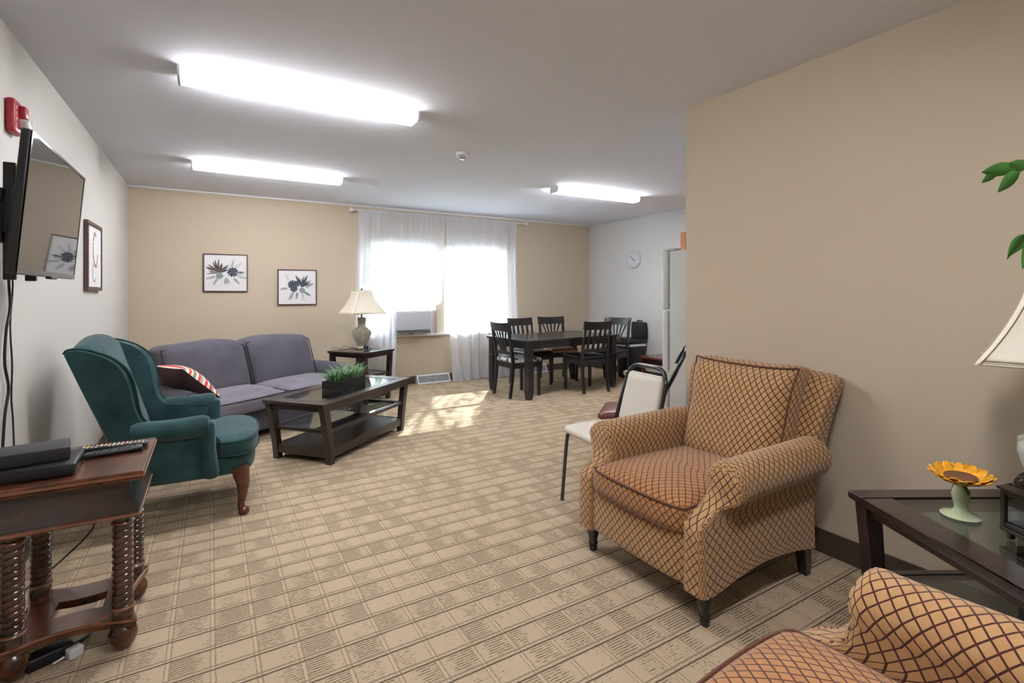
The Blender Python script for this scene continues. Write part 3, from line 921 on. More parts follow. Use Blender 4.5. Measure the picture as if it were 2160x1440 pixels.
# ------------------------------------------------------------------ low tables of the espresso set
def low_table(name, x, y, rz, L, W, H, inset, label, cat='table', midz=None):
    e = empty(name, (x, y, 0), rz, label, cat)
    b = .085 if L > .8 else .075
    t = MB(); T = .026
    for (x0, x1, y0, y1) in ((-L / 2, L / 2, -W / 2, -W / 2 + b), (-L / 2, L / 2, W / 2 - b, W / 2), (-L / 2, -L / 2 + b + .03, -W / 2 + b, W / 2 - b), (L / 2 - b - .03, L / 2, -W / 2 + b, W / 2 - b)):
        t.bx(x0, x1, y0, y1, H - T, H)
    t.build('top_frame', ESP, e, bevel=.004)
    MB().bx(-L / 2 + b + .028, L / 2 - b - .028, -W / 2 + b - .002, W / 2 - b + .002, H - .012, H - .003).build('glass_top', TGLASS, e)
    ap = MB(); A = .045
    for sy in (-1, 1): ap.bx(-L / 2 + .05, L / 2 - .05, sy * (W / 2 - .02) - .011, sy * (W / 2 - .02) + .011, H - T - A, H - T)
    for sx in (-1, 1): ap.bx(sx * (L / 2 - .05) - .011, sx * (L / 2 - .05) + .011, -W / 2 + .02, W / 2 - .02, H - T - A, H - T)
    ap.build('apron', ESP, e, bevel=.003)
    s = .030 if L > .8 else .026
    for sx in (-1, 1):
        for sy in (-1, 1):
            m = MB(); cy = sy * (W / 2 - .036)
            xt = sx * (L / 2 - .022 - s); xb = sx * (L / 2 - inset - s * .6)
            def rg(cx, z, a): return [(cx - a, cy - .026, z), (cx + a, cy - .026, z), (cx + a, cy + .026, z), (cx - a, cy + .026, z)]
            rows = [rg(xb + (xt - xb) * (q / 6) ** 1.35, (H - T) * q / 6, s * (.8 + .35 * q / 6)) for q in range(7)]
            m.grid(rows, cv=True); m.add(rows[0], [(0, 1, 2, 3)]); m.add(rows[-1], [(3, 2, 1, 0)])
            m.build('leg', ESP, e, bevel=.003)
    def legx(z): 
        k = (z / (H - T)) ** 1.35
        return (L / 2 - inset - s * .6) * (1 - k) + (L / 2 - .022 - s) * k
    # lower wooden shelf
    zs = .115; lx = legx(zs)
    MB().bx(-lx, lx, -W / 2 + .03, W / 2 - .03, zs - .012, zs).build('lower_shelf', ESP, e, bevel=.002)
    m = MB()
    for sy in (-1, 1): m.bx(-lx + .01, lx - .01, sy * (W / 2 - .03) - .011, sy * (W / 2 - .03) + .011, zs - .065, zs + .004)
    for sx in (-1, 1): m.bx(sx * lx - .011, sx * lx + .011, -W / 2 + .05, W / 2 - .05, zs - .065, zs + .004)
    m.build('shelf_rail', ESP, e, bevel=.003)
    zm = midz or H * .53; lx = legx(zm)
    m = MB()
    for sy in (-1, 1): m.bx(-lx + .01, lx - .01, sy * (W / 2 - .036) - .014, sy * (W / 2 - .036) + .014, zm - .014, zm + .012)
    for sx in (-1, 1): m.bx(sx * lx - .014, sx * lx + .014, -W / 2 + .05, W / 2 - .05, zm - .014, zm + .012)
    m.build('middle_rail', ESP, e, bevel=.003)
    MB().bx(-lx + .01, lx - .01, -W / 2 + .045, W / 2 - .045, zm + .002, zm + .009).build('glass_shelf', TGLASS, e)
    return e
low_table('coffee_table', 1.025, 4.59, R(40.5), 1.29, .58, .49, .115, 'espresso wooden coffee table with glass top and glass shelf before the grey sofa', 'coffee table')
low_table('end_table', 1.62, 6.335, R(34), .57, .57, .62, .07, 'espresso end table with glass top at the right end of the sofa', 'end table')
CT = (2.098, .452, R(-30))
low_table('end_table', CT[0], CT[1], CT[2], .70, .70, .62, .07, 'espresso end table with glass top in the near right corner under the sunflower dish', 'end table')

# planter with artificial grass
e = empty('potted_grass', (1.04, 4.665, .49), R(44), 'bushy green grass in a low black box on the coffee table', 'potted plant')
m = MB()
for (a, b, c, d) in ((-.21, .21, -.085, -.075), (-.21, .21, .075, .085), (-.21, -.20, -.075, .075), (.20, .21, -.075, .075)): m.bx(a, b, c, d, 0, .07)
m.bx(-.205, .205, -.08, .08, 0, .055); m.build('planter_box', plain('matt_black_box', (26, 22, 24), .5), e, bevel=.002)
m = MB(); rnd = random.Random(11)
for i in range(620):
    x = rnd.uniform(-.18, .18); y = rnd.uniform(-.05, .05); a = rnd.uniform(0, 2 * PI)
    Lh = rnd.uniform(.10, .24); out = rnd.uniform(.05, .22) ; w = rnd.uniform(.0018, .0036)
    dx, dy = math.cos(a) * out + x * .5, math.sin(a) * out * .9
    px, py = -math.sin(a) * w, math.cos(a) * w
    rows = []
    drop = rnd.uniform(.2, 1.0)
    for q in range(6):
        t = q / 5; z = .05 + Lh * (t * 1.5 - (0.5 + .55 * drop) * t * t) * .75
        k = (1 - t ** 2) + .05
        rows.append([(x + dx * t ** 1.25 + px * k, y + dy * t ** 1.25 + py * k, max(z, -.02)), (x + dx * t ** 1.25 - px * k, y + dy * t ** 1.25 - py * k, max(z, -.02))])
    m.grid(rows, 0 if rnd.random() < .62 else 1)
m.build('grass_blades', [LEAF, LEAF2], e, fixn=False)

# ------------------------------------------------------------------ lamps
def lamp(x, y, z, rz, label, ceram, neck, shade_h=(.46, .75), hw=(.098, .232), body=1.0):
    e = empty('table_lamp', (x, y, z), rz, label, 'table lamp')
    MB().rbox((0, 0, .015), (.13, .13, .03), .006, 4).build('foot', plain('lamp_foot', (190, 184, 160), .3), e)
    sq = lambda r, a, zz: r * (1 + .10 * (math.cos(4 * a) * -1) * (1 if zz < .26 else .3)) 
    pr = [(.050, .03), (.056, .05), (.082, .10), (.104, .16), (.114, .205), (.112, .225), (.085, .25), (.058, .27), (.046, .29), (.044, .315)]
    MB().lathe([(r * body, h) for r, h in pr], seg=48, fn=sq, cap=True).build('vase_body', ceram, e)
    MB().lathe([(.044, .30), (.046, .33), (.052, .375), (.050, .388), (.036, .396), (.012, .40)], seg=32, fn=lambda r, a, z: r * (1 - .06 * math.cos(4 * a))).build('vase_neck', neck, e)
    MB().lathe([(.010, .395), (.012, .405), (.009, .42), (.018, .43), (.018, .48), (.006, .485)], seg=16).build('socket', BRONZE, e)
    z0, z1 = shade_h
    rows = []; n = 12
    for q in range(n + 1):
        t = q / n; w = hw[1] + (hw[0] - hw[1]) * (1 - (1 - t) ** 1.7); zz = z0 + (z1 - z0) * t
        c = .012
        ring = []
        for (sx, sy) in ((1, 1), (-1, 1), (-1, -1), (1, -1)):
            for k in ((0, 1) if (sx * sy > 0) else (1, 0)):
                ring.append((sx * (w - (c if k == 0 else 0)), sy * (w - (c if k == 1 else 0)), zz))
        # add side mid points bowed inwards
        rows.append(ring)
    MB().grid(rows, cv=True).build('lamp_shade', SHADE, e, solid=.0025)
    tr = MB()
    for row in (rows[0], rows[-1]): tr.tube(row, .0032, 6, closed=True)
    tr.build('shade_trim', plain('shade_trim', (212, 200, 172), .8), e)
    m = MB(); m.tube([(0, 0, .48), (0, 0, z1 - .01)], .003, 6); m.tube([(-hw[0], 0, z1 - .005), (hw[0], 0, z1 - .005)], .002, 6); m.tube([(0, -hw[0], z1 - .005), (0, hw[0], z1 - .005)], .002, 6)
    m.build('shade_frame', BRONZE, e)
    MB().lathe([(.006, z1 - .012), (.012, z1), (.008, z1 + .012), (.013, z1 + .024), (.0, z1 + .032)], seg=12, cap=False).build('finial', BRONZE, e)
    return e
lamp(1.655, 6.47, .62, R(10), 'celadon vase lamp with flared cream shade beside the sofa', CERAM, plain('vase_neck_glaze', (150, 140, 128), .2, coat=.5), shade_h=(.445, .735))
lamp(2.32, .44, .62, R(14), 'pale green vase lamp with cream shade cut off at the right edge', CERAML, CERAML, shade_h=(.485, .79), hw=(.10, .225), body=1.24)

# cup on the far end table
e = empty('floral_cup', (1.665, 6.26, .62), 0, 'small dark floral ceramic cup on the end table below the lamp', 'cup')
FLO = N('floral_glaze'); _v = FLO.new('ShaderNodeTexVoronoi'); _v.inputs['Scale'].default_value = 38; _t = FLO.new('ShaderNodeTexCoord'); FLO.l.new(_t.outputs['Object'], _v.inputs['Vector'])
_d = _v.outputs['Distance']
FLO.base(FLO.mix(FLO.math('LESS_THAN', _d, .42), lin((38, 46, 66)), FLO.mix(FLO.math('LESS_THAN', _d, .22), lin((226, 220, 208)), lin((196, 92, 40))))); FLO.set(Roughness=.15)
MB().lathe([(.026, 0), (.034, .004), (.043, .025), (.046, .045), (.044, .062), (.041, .062), (.042, .045), (.038, .02), (0, .010)], seg=28, cap=False).build('bowl', FLO.m, e)
MB().tube([(.043, 0, .05), (.060, 0, .046), (.060, 0, .024), (.043, 0, .018)], .0035, 8, smooth=3).build('cup_handle', FLO.m, e)
c = MB(); c.tube([(1.60, 6.44, .625), (1.53, 6.50, .64), (1.44, 6.46, .66), (1.40, 6.50, .628), (1.38, 6.60, .626), (1.36, 6.80, .60), (1.34, 6.98, .35)], .0026, 6, smooth=5)
_o = c.build('power_cord', plain('brown_cord', (92, 76, 64), .5)); _p = next(o for o in COL.objects if o.name == 'table_lamp'); _o.parent = _p
_o.matrix_parent_inverse = (Matrix.Translation(_p.location) @ _p.rotation_euler.to_matrix().to_4x4()).inverted()

# ------------------------------------------------------------------ sofa
def sofa():
    P0 = Vector((.05, 4.85)); a = R(33); u = Vector((math.cos(a), math.sin(a)))
    o = P0 + u * .70
    e = empty('sofa', (o.x, o.y, 0), a, 'charcoal grey two cushion sofa angled against the back wall', 'sofa')
    # local: x along length, y to the back, front at y=0
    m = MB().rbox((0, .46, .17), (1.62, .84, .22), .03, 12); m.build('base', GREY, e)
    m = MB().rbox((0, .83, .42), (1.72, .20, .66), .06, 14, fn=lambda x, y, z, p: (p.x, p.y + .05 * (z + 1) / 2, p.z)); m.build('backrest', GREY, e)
    for s in (-1, 1):
        prof = []
        cy = .09
        pts = [(-.075, .06), (-.075, .40)] + [(.095 * math.cos(R(t)) + 0.0, .44 + .085 * math.sin(R(t))) for t in range(200, -31, -23)] + [(.075, .37), (.075, .06)]
        rows = []
        for k in range(13):
            t = k / 12; yy = .02 + .88 * t; sc = 1 if 0 < k < 12 else .9
            zo = -.0 + .02 * math.sin(t * PI)
            rows.append([(s * .885 + s * px * sc, yy, (pz - .3) * (sc) + .3 + zo * (pz > .4)) for (px, pz) in pts])
        m = MB(); m.grid(rows, cv=True); m.add(rows[0], [list(range(len(pts)))]); m.add(rows[-1], [list(range(len(pts)))[::-1]])
        o1 = m.build('arm', GREY, e)
        pp = [(s * .885 + s * px, .022, pz) for (px, pz) in pts[1:-1]]
        MB().tube(pp, .005, 6).build('piping', GREYD, o1)
    for s in (-1, 1):
        def cr(x, y, z, p, s=s): 
            return (p.x, p.y - .02 * (1 - x * x) * (y < 0), p.z + (.03 * (1 - x ** 4) * (1 - y * y) if z > 0 else 0) - .012 * (y < -.5))
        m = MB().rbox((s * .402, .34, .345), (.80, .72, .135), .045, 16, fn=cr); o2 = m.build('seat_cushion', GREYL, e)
        zt = .405
        edge = []
        for k in range(25): 
            x = -.385 + .77 * k / 24; edge.append((s * .402 + x, -.012 - .02 * (1 - (x / .4) ** 2), zt - .018))
        MB().tube([(s * .402 - .395, .3, zt - .004)] + edge + [(s * .402 + .395, .3, zt - .004)], .0055, 6).build('piping', GREYD, o2)
        MB().tube([(p[0], p[1] + .004, p[2] - .085) for p in edge], .0045, 6).build('piping', GREYD, o2)
        # back cushion
        zt = .86 if s > 0 else .85
        def bk(x, y, z, p, s=s):
            w = noise.noise(Vector((p.x * 3 + s * 5, p.z * 3, 2)))
            return (p.x * (1 + .02 * z), p.y - (.05 * (1 - x ** 4) * (1 - z ** 4) if y < 0 else 0) + .16 * (z + 1) / 2 + .015 * w, p.z + .012 * w + .018 * (1 - x * x) * (z > 0) * (z) - (.02 * abs(x) ** 3 * (z > 0) * z))
        m = MB().rbox((s * .405, .565, .615), (.80, .20, .48), .05, 18, fn=bk); o3 = m.build('back_cushion', GREY, e)
        pts = []
        for k in range(41):
            t = k / 40
            if t < .3: x, z = -.385, .42 + (.80 - .42) * t / .3
            elif t < .7: x, z = -.385 + .77 * (t - .3) / .4, .822 + .014 * (1 - ((t - .5) / .2) ** 2)
            else: x, z = .385, .80 - (.80 - .42) * (t - .7) / .3
            yy = .565 - .098 + .16 * (z - .38) / .47 - .004
            pts.append((s * .405 + x * 1.012, yy + (.012 if z > .8 else 0), z))
        MB().tube(pts, .0055, 6).build('piping', GREYD, o3)
    for sx in (-1, 1):
        for yy in (.12, .82): MB().box((sx * .80, yy, .03), (.06, .06, .06)).build('leg', ESP, e, bevel=.004)
    return e
SOFA = sofa()

# striped cushion leaning on the sofa's left arm
STR = N('striped_knit')
def _str():
    a = STR; uv = a.new('ShaderNodeUVMap'); sp = a.new('ShaderNodeSeparateXYZ'); a.l.new(uv.outputs[0], sp.inputs[0])
    r = a.new('ShaderNodeValToRGB'); r.color_ramp.interpolation = 'CONSTANT'
    cols = [(214, 204, 184), (190, 52, 56), (150, 160, 160), (226, 216, 198), (196, 60, 56), (222, 190, 140), (104, 128, 136), (228, 218, 204), (206, 70, 60), (170, 178, 172), (224, 206, 176), (200, 48, 70)]
    el = r.color_ramp.elements
    el[0].color = lin(cols[0]); el[1].position = 1 / 12; el[1].color = lin(cols[1])
    for i in range(2, 12): x = el.new(i / 12); x.color = lin(cols[i])
    a.l.new(a.math('FRACT', a.math('MULTIPLY', sp.outputs[0], 3.4)), r.inputs[0])
    a.base(r.outputs[0]); a.set(Roughness=.9); a.bump(a.noise(160, 2), .4, .003)
_str()
def pillow(e, w, t, mats):
    n = 16; rows = []
    top = MB()
    def z(x, y): return t / 2 * max(0, (1 - x * x) * (1 - y * y)) ** .55
    for sg in (1, -1):
        P = []
        for i in range(n + 1):
            row = []
            for j in range(n + 1):
                x, y = -1 + 2 * i / n, -1 + 2 * j / n
                k = 1 - .06 * (1 - x * x) - 0; k2 = 1 - .06 * (1 - y * y)
                row.append((x * w / 2 * k2, y * w / 2 * k, sg * z(x, y)))
            P.append(row)
        top.grid(P, 0 if sg > 0 else 1)
    return top
e = empty('throw_pillow', (-.17, 5.06, .575), 0, 'red and cream striped throw pillow leaning at the left end of the sofa', 'pillow')
pm = pillow(e, .44, .20, None)
pm.xf(Matrix.Rotation(R(33), 4, 'Z') @ Matrix.Rotation(R(42), 4, 'Y'))
pm.build('cover', [STR.m, plain('maroon_pillow_back', (62, 40, 42), .9)], e)

# ------------------------------------------------------------------ green wing chair (front = +X)
def wing_chair():
    e = empty('wing_chair', (-.20, 3.765, 0), R(-3), 'dark green velour wing chair with cabriole legs by the left wall', 'armchair')
    out = [(-.17, .25), (-.22, .40), (-.27, .56), (-.36, .81), (-.435, 1.005), (-.425, 1.025), (-.39, 1.032), (-.34, 1.025), (-.29, 1.008), (-.24, .985), (-.19, .945), (-.155, .90), (-.135, .84),
           (-.125, .78), (-.115, .70), (-.10, .64), (-.07, .60), (.0, .585), (.10, .585), (.19, .585), (.205, .54), (.205, .47), (.235, .43), (.25, .38), (.25, .25)]
    cen = (-.06, .5)
    for s in (-1, 1):
        m = MB()
        n = len(out)
        def yy(x, z, o):  # wings flare outwards near the front edge
            f = .035 * max(0, min(1, (z - .62) / .25)) * max(0, min(1, (x + .40) / .25))
            return s * (.335 + f + o)
        # outer and inner skins in rings toward the centroid line
        def skin(o, inset):
            rings = []
            for k in (0, .12, .45, .8):
                ring = []
                for (x, z) in out:
                    w_ = max(0, min(1, (z - .50) / .2)); w_ = w_ * w_ * (3 - 2 * w_)
                    cx = (1 - w_) * -.06 + w_ * (-.25 + (.55 - z) * .3)
                    tz = (1 - w_) * .42 + w_ * min(max(z, .30), .95)
                    ax = x + (cx - x) * k; az = z + (tz - z) * k * (1 - .5 * w_)
                    ring.append((ax, yy(ax, az, o * (math.sin(min(1, k / .12) * PI / 2))), az))
                rings.append(ring)
            return rings
        ro = skin(.03, 0); ri = skin(-.03, 0)
        m.grid(ro, cv=True); m.grid(ri, cv=True)
        m.add(ro[-1], [list(range(n))]); m.add(ri[-1], [list(range(n))])
        o = m.build('side_panel', GREEN, e)
        # piping along the wing edge
        pts = [(x, yy(x, z, .012), z + .002) for (x, z) in out[4:17]]
        MB().tube(pts, .006, 6, smooth=3).build('piping', GREEND, o)
        # rolled arm
        rows = []; sg = 14
        for k in range(15):
            t = k / 14; x = -.15 + .365 * t
            r = .066 * (1 if 0 < k < 13 else (.93 if k == 13 else .7)) * (.85 + .15 * t)
            zc = .575 - .01 * math.sin(t * PI) + .004
            rows.append([(x, s * .365 + r * math.cos(2 * PI * j / sg), zc - .01 + r * .95 * math.sin(2 * PI * j / sg)) for j in range(sg)])
        m = MB(); m.grid(rows, cv=True); m.add(rows[0], [list(range(sg))]); m.add(rows[-1], [list(range(sg))])
        m.build('arm', GREEN, e)
        m = MB().rbox((.205, s * .345, .42), (.085, .10, .34), .035, 8, fn=lambda a, b, c, p: (p.x + .02 * max(0, -c), p.y, p.z)); m.build('arm_front', GREEN, e)
    # back
    def bk(x, y, z, p):
        crown = .055 * (1 - y * y) * max(0, z) ** 2
        return (p.x - (.5 * (z + 1)) * .25 * .92 - (.0), p.y, p.z + crown)
    m = MB().rbox((-.145, 0, .655), (.10, .66, .75), .04, 16, fn=lambda x, y, z, p: (bk(x, y, z, p)[0] + (.03 * (1 - y * y) * (1 - z * z) if x > 0 else -.0), p.y, bk(x, y, z, p)[2]))
    m.build('backrest', GREEN, e)
    # seat body with bow front
    pl = [(-.16, -.34), (.20, -.345), (.36, -.335), (.425, -.27), (.455, -.14), (.462, 0), (.455, .14), (.425, .27), (.36, .335), (.20, .345), (-.16, .34)]
    rows = []
    for (z, k) in ((.235, .95), (.24, .985), (.26, 1), (.33, 1.0), (.36, .99), (.365, .97)):
        rows.append([(x * k if x > 0 else x, y * k, z - (.012 * math.cos(y * 9) if z < .25 else 0)) for x, y in pl])
    m = MB(); m.grid(rows, cv=True); m.add(rows[0], [list(range(len(pl)))]); m.add(rows[-1], [list(range(len(pl)))[::-1]])
    m.build('seat_base', GREEN, e, subsurf=1)
    # T cushion
    cp = [(-.14, -.27), (.0, -.272), (.14, -.272), (.245, -.275), (.262, -.30), (.275, -.34), (.34, -.352), (.40, -.33), (.44, -.26), (.468, -.14), (.475, 0)]
    cp = cp + [(x, -y) for x, y in cp[::-1][1:]]
    c0 = Vector((.15, 0))
    rows = []
    for (z, k) in ((.355, .90), (.357, .97), (.37, 1.0), (.43, 1.0), (.452, .985), (.462, .93), (.472, .7), (.478, .35), (.479, .02)):
        rows.append([(c0.x + (x - c0.x) * k, y * k, z) for x, y in cp])
    m = MB(); m.grid(rows, cv=True); m.add(rows[0], [list(range(len(cp)))]); m.add(rows[-1], [list(range(len(cp)))])
    o = m.build('seat_cushion', GREEN, e)
    MB().tube([(x * 1.0 + .002, y * 1.005, .446) for x, y in cp[3:-3]], .006, 6, smooth=3).build('piping', GREEND, o)
    MB().tube([(x * 1.0 + .002, y * 1.005, .366) for x, y in cp[3:-3]], .006, 6, smooth=3).build('piping', GREEND, o)
    for s in (-1, 1):
        m = MB(); m.tube([(.37, s * .295, .29), (.378, s * .30, .235), (.388, s * .31, .18), (.385, s * .31, .12), (.378, s * .305, .07), (.378, s * .305, .035), (.390, s * .318, .018), (.393, s * .32, .004)],
                         [.050, .046, .036, .026, .020, .019, .032, .027], 14, smooth=5)
        m.build('cabriole_leg', CHERRY, e)
        m = MB(); xs = -.12
        m.hexa([(-.205, s * .29 - .018, 0), (-.17, s * .29 - .018, 0), (-.17, s * .29 + .018, 0), (-.205, s * .29 + .018, 0)], [(-.15, s * .29 - .024, .26), (-.10, s * .29 - .024, .26), (-.10, s * .29 + .024, .26), (-.15, s * .29 + .024, .26)])
        m.build('rear_leg', CHERRY, e, bevel=.004)
wing_chair()

# ------------------------------------------------------------------ lattice club chairs (front = +X)
def club_chair(x, y, rz, label):
    e = empty('club_armchair', (x, y, 0), rz, label, 'armchair', None)
    for s in (-1, 1):
        # profile (y outward, z), inner bottom -> over the roll -> outer bottom
        pts = [(.282, .13), (.282, .25), (.282, .36), (.282, .40), (.282, .43), (.283, .46), (.284, .485)]
        cy, cz, rr = .372, .56, .090
        pts += [(cy + rr * math.cos(R(t)), cz + rr * math.sin(R(t))) for t in range(195, -61, -17)]
        pts += [(.392, .472), (.384, .455), (.382, .43), (.380, .40), (.380, .36), (.384, .30), (.386, .22), (.388, .13)]
        n = len(pts)
        arc = [0]
        for k in range(1, n + 1): arc.append(arc[-1] + (Vector(pts[k % n]) - Vector(pts[k - 1])).length)
        def xf(z):
            if z > .54: return .355 + .01 * math.sin((z - .54) * 30)
            if z > .49: return .355 + (.54 - z) * .2
            t = min(1, (.49 - z) / .09); t = t * t * (3 - 2 * t)
            return .365 + .135 * t
        K = 22; x0 = -.29
        rows = []
        cyc, czc = .35, .40
        for k in range(K + 1):
            t = k / K
            row = []
            for (py, pz) in pts:
                sh = 1.0; fx = t
                xe = xf(pz)
                if k >= K - 3:
                    q = (k - (K - 3)) / 3; r = .034 if pz > .5 else .022
                    xx = xe - r + r * math.sin(q * PI / 2); inn = r * (1 - math.cos(q * PI / 2))
                else:
                    xx = x0 + (xe - (.034 if pz > .5 else .022) - x0) * (k / (K - 3)); inn = 0
                if pz > .46: c = (cy, cz)
                else: c = (.334, pz)
                dy, dz = py - c[0], pz - c[1]; L = math.hypot(dy, dz) + 1e-9
                py2, pz2 = py - dy / L * inn, pz - dz / L * inn
                if pz < .2: pz2 = .135 + .045 * max(0, math.sin((xx + .29) / .72 * PI)) * (pz < .14) + (.115 if pz > .14 else 0) * 0 + (pz - .13)
                # slight downward sag of the roll towards the back
                if pz > .46: pz2 += .012 * (1 - t) - .006
                fl = .02 * max(0, (t - .8) / .2) if pz > .46 else 0
                row.append((xx, s * (py2 + fl * (1 if py > cy else 0)), pz2))
            rows.append(row)
        m = MB(); m.grid(rows, cv=True, uvmap=lambda i, j: (x0 + (.42 - x0) * i / K, arc[j]))
        # front face: stitched between inner and outer side
        last = rows[-1]
        half = n // 2
        F = []; UV = []
        for k in range(half):
            a, b2, c2, d2 = k, k + 1, n - 2 - k, n - 1 - k
            if b2 >= c2: F.append([a, b2, d2]) ; UV.append([(last[q][1], last[q][2]) for q in (a, b2, d2)]); break
            F.append([a, b2, c2, d2]); UV.append([(last[q][1], last[q][2]) for q in (a, b2, c2, d2)])
        m.add(last, F, 0, UV); m.add(rows[0], [list(range(n))])
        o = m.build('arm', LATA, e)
        # welt round the front panel
        pp = [(p[0] - .004, p[1], p[2]) for p in rows[-2][1:-1]]
        MB().tube(pp, .0045, 6).build('piping', LATA, o)
    MB().rbox((.40, 0, .245), (.165, .60, .22), .02, 10, fn=lambda a, b, c, p: (p.x + .012 * (1 - b * b) * (a > 0), p.y, p.z)).build('front_rail', LATA, e)
    MB().rbox((.03, 0, .26), (.60, .60, .16), .01, 6).build('seat_deck', LATA, e)
    # seat cushion
    def cr(a, b, c, p):
        return (p.x + .018 * (1 - b * b) * (a > 0), p.y * (1 + .02 * (a > 0) * a), p.z + (.038 * (1 - a ** 4) * (1 - b * b) if c > 0 else 0) - .010 * max(0, a) ** 2)
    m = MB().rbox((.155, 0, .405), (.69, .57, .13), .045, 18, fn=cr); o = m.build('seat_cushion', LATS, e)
    def edge(z, dx=0):
        P = []
        for k in range(31):
            yv = -.272 + .544 * k / 30; P.append((.155 + .345 - .006 + dx + .018 * (1 - (yv / .285) ** 2) - .018 * (abs(yv) / .272) ** 8, yv * 1.03, z))
        return [(.0, -.289, z + .01)] + P + [(.0, .289, z + .01)]
    MB().tube(edge(.448), .0052, 6).build('piping', LATP, o)
    MB().tube(edge(.348), .0048, 6).build('piping', LATP, o)
    # back frame, flared and rolled at its top
    def bf(a, b, c, p):
        t = (c + 1) / 2
        roll = -.045 * max(0, c) ** 3
        wrap = .02 * abs(b) ** 6 * t
        return (p.x - .19 * t + roll * .6 + wrap * (1 if a > 0 else .3), p.y * (.90 + .17 * t ** 2), p.z - .018 * abs(b) ** 3 * (c > 0) * c)
    m = MB().rbox((-.265, 0, .54), (.13, .80, .80), .05, 18, fn=bf); m.build('backrest', LATA, e)
    # loose back cushion
    def bc(a, b, c, p):
        t = (c + 1) / 2
        puff = .055 * (1 - b ** 4) * (1 - c ** 4) * (a > 0)
        corner = .012 * (abs(b) * abs(c)) ** 4
        w = noise.noise(Vector((b * 1.7, c * 1.7, 3))) * .012
        return (p.x - .16 * t + puff + w, p.y * (1 - .035 * (1 - c * c)) * (1 + corner) * (1 + .03 * c), p.z + .016 * (abs(b) ** 3) * (c > 0) - .012 * (c > 0) + .04 * 0)
    m = MB().rbox((-.215, 0, .70), (.155, .60, .54), .06, 20, fn=bc); o = m.build('back_cushion', LATA, e)
    P = []
    for k in range(61):
        t = k / 60
        if t < .3: b, c = -1, -.85 + 1.85 * t / .3
        elif t < .7: b, c = -1 + 2 * (t - .3) / .4, 1
        else: b, c = 1, 1 - 1.85 * (t - .7) / .3
        bb, cc = b * .955, c * .955
        tt = (cc + 1) / 2
        p0 = Vector((.052, bb * .30, cc * .27))
        q = bc(.6, bb, cc, p0)
        P.append((q[0] - .215 - .0, q[1], q[2] + .70))
    MB().tube(P, .005, 6, smooth=2).build('piping', LATP, o)
    for s in (-1, 1):
        MB().lathe([(.016, 0), (.020, .004), (.021, .018), (.017, .026), (.024, .034), (.024, .044), (.019, .05), (.034, .11), (.036, .13), (.036, .145)], c=(.435, s * .342, 0), seg=20).build('leg', ESPD, e)
        m = MB(); m.hexa([(-.30, s * .345 - .020, 0), (-.26, s * .345 - .020, 0), (-.26, s * .345 + .020, 0), (-.30, s * .345 + .020, 0)],
                         [(-.29, s * .345 - .028, .16), (-.23, s * .345 - .028, .16), (-.23, s * .345 + .028, .16), (-.29, s * .345 + .028, .16)]); m.build('rear_leg', ESPD, e, bevel=.004)
    return e
CA = club_chair(2.135, 1.672, R(180), 'tan lattice patterned club armchair against the partition wall, seen whole')
club_chair(1.06, .25, R(94), 'tan lattice patterned club armchair cut off at the bottom right corner')

# ------------------------------------------------------------------ stacking banquet chairs (front = +X)
def stack_chair(x, y, rz, seatm, padm, label, lean=.10, hb=.86, cut=0, rim=None):
    e = empty('banquet_chair', (x, y, 0), rz, label, 'chair')
    W = .40
    def backx(z): return -.19 - max(0, z - .45) * lean / .4 
    pts = [(-.26, -W / 2, 0), (-.20, -W / 2, .30), (-.19, -W / 2, .46), (backx(.70), -W / 2 + .008, .70), (backx(hb - .06), -W / 2 + .02, hb - .06), (backx(hb), -W / 2 + .07, hb), (backx(hb) - .004, 0, hb + .006)]
    pts = pts + [(a, -b, c) for (a, b, c) in pts[::-1][1:]]
    MB().tube(pts, .0135, 10, smooth=4).build('back_frame', BLKM, e)
    for s in (-1, 1):
        MB().tube([(-.17, s * W / 2, .425), (.10 - cut, s * W / 2, .425), (.175 - cut, s * (W / 2 - .005), .42), (.20 - cut, s * (W / 2 - .005), .38), (.235 - cut, s * (W / 2 - .005), 0)], .0115, 10, smooth=4).build('front_leg', CHAR, e)
    MB().bx(-.17, .19 - cut, -W / 2 + .004, W / 2 - .004, .428, .440).build('seat_pan', BLK, e, bevel=.004)
    def cr(a, b, c, p): return (p.x, p.y * (1 - .10 * (1 - a) / 2), p.z + (.012 * (1 - a * a) * (1 - b * b) if c > 0 else 0) - .012 * max(0, a) ** 3)
    m = MB().rbox((.01 - cut / 2, 0, .462), (.42 - cut, .42, .050), .024, 14, fn=cr); m.build('seat', seatm, e)
    if rim: MB().bx(.218 - cut, .226 - cut, -.20, .20, .438, .470).build('seat_edge_trim', rim, e, bevel=.002)
    def bk(a, b, c, p):
        z = p.z + .645
        return (p.x + backx(z) + .19 - .03 * (1 - b * b) * 0, p.y * (1 - .06 * max(0, c)), p.z)
    m = MB().rbox((-.19, 0, .645), (.045, .345, .32), .022, 14, fn=bk); m.build('back_pad', padm, e)
    return e
C1 = stack_chair(2.15, 2.38, R(174), WHITEV, WHITEV, 'ivory vinyl banquet chair with black tube frame behind the near armchair', lean=.11, hb=.842)
m = MB(); rnd = random.Random(5)
for i in range(5):
    a0 = rnd.uniform(0, 6); pts = [(.018 * math.cos(a0 + t * .9), .022 * (t - 3) / 3, .018 * math.sin(a0 + t * .9)) for t in range(7)]
    m.tube(pts, .003, 6, mat=i % 3, smooth=2)
m.xf(Matrix.Translation((2.444, 2.535, .78)))
STRING = [plain('string_white', (200, 196, 180), .8), plain('string_red', (170, 50, 40), .8), plain('string_green', (90, 120, 60), .8)]
tag(m.build('tied_string', STRING), 'knotted coloured string tied around the top corner of the ivory banquet chair frame', 'string')
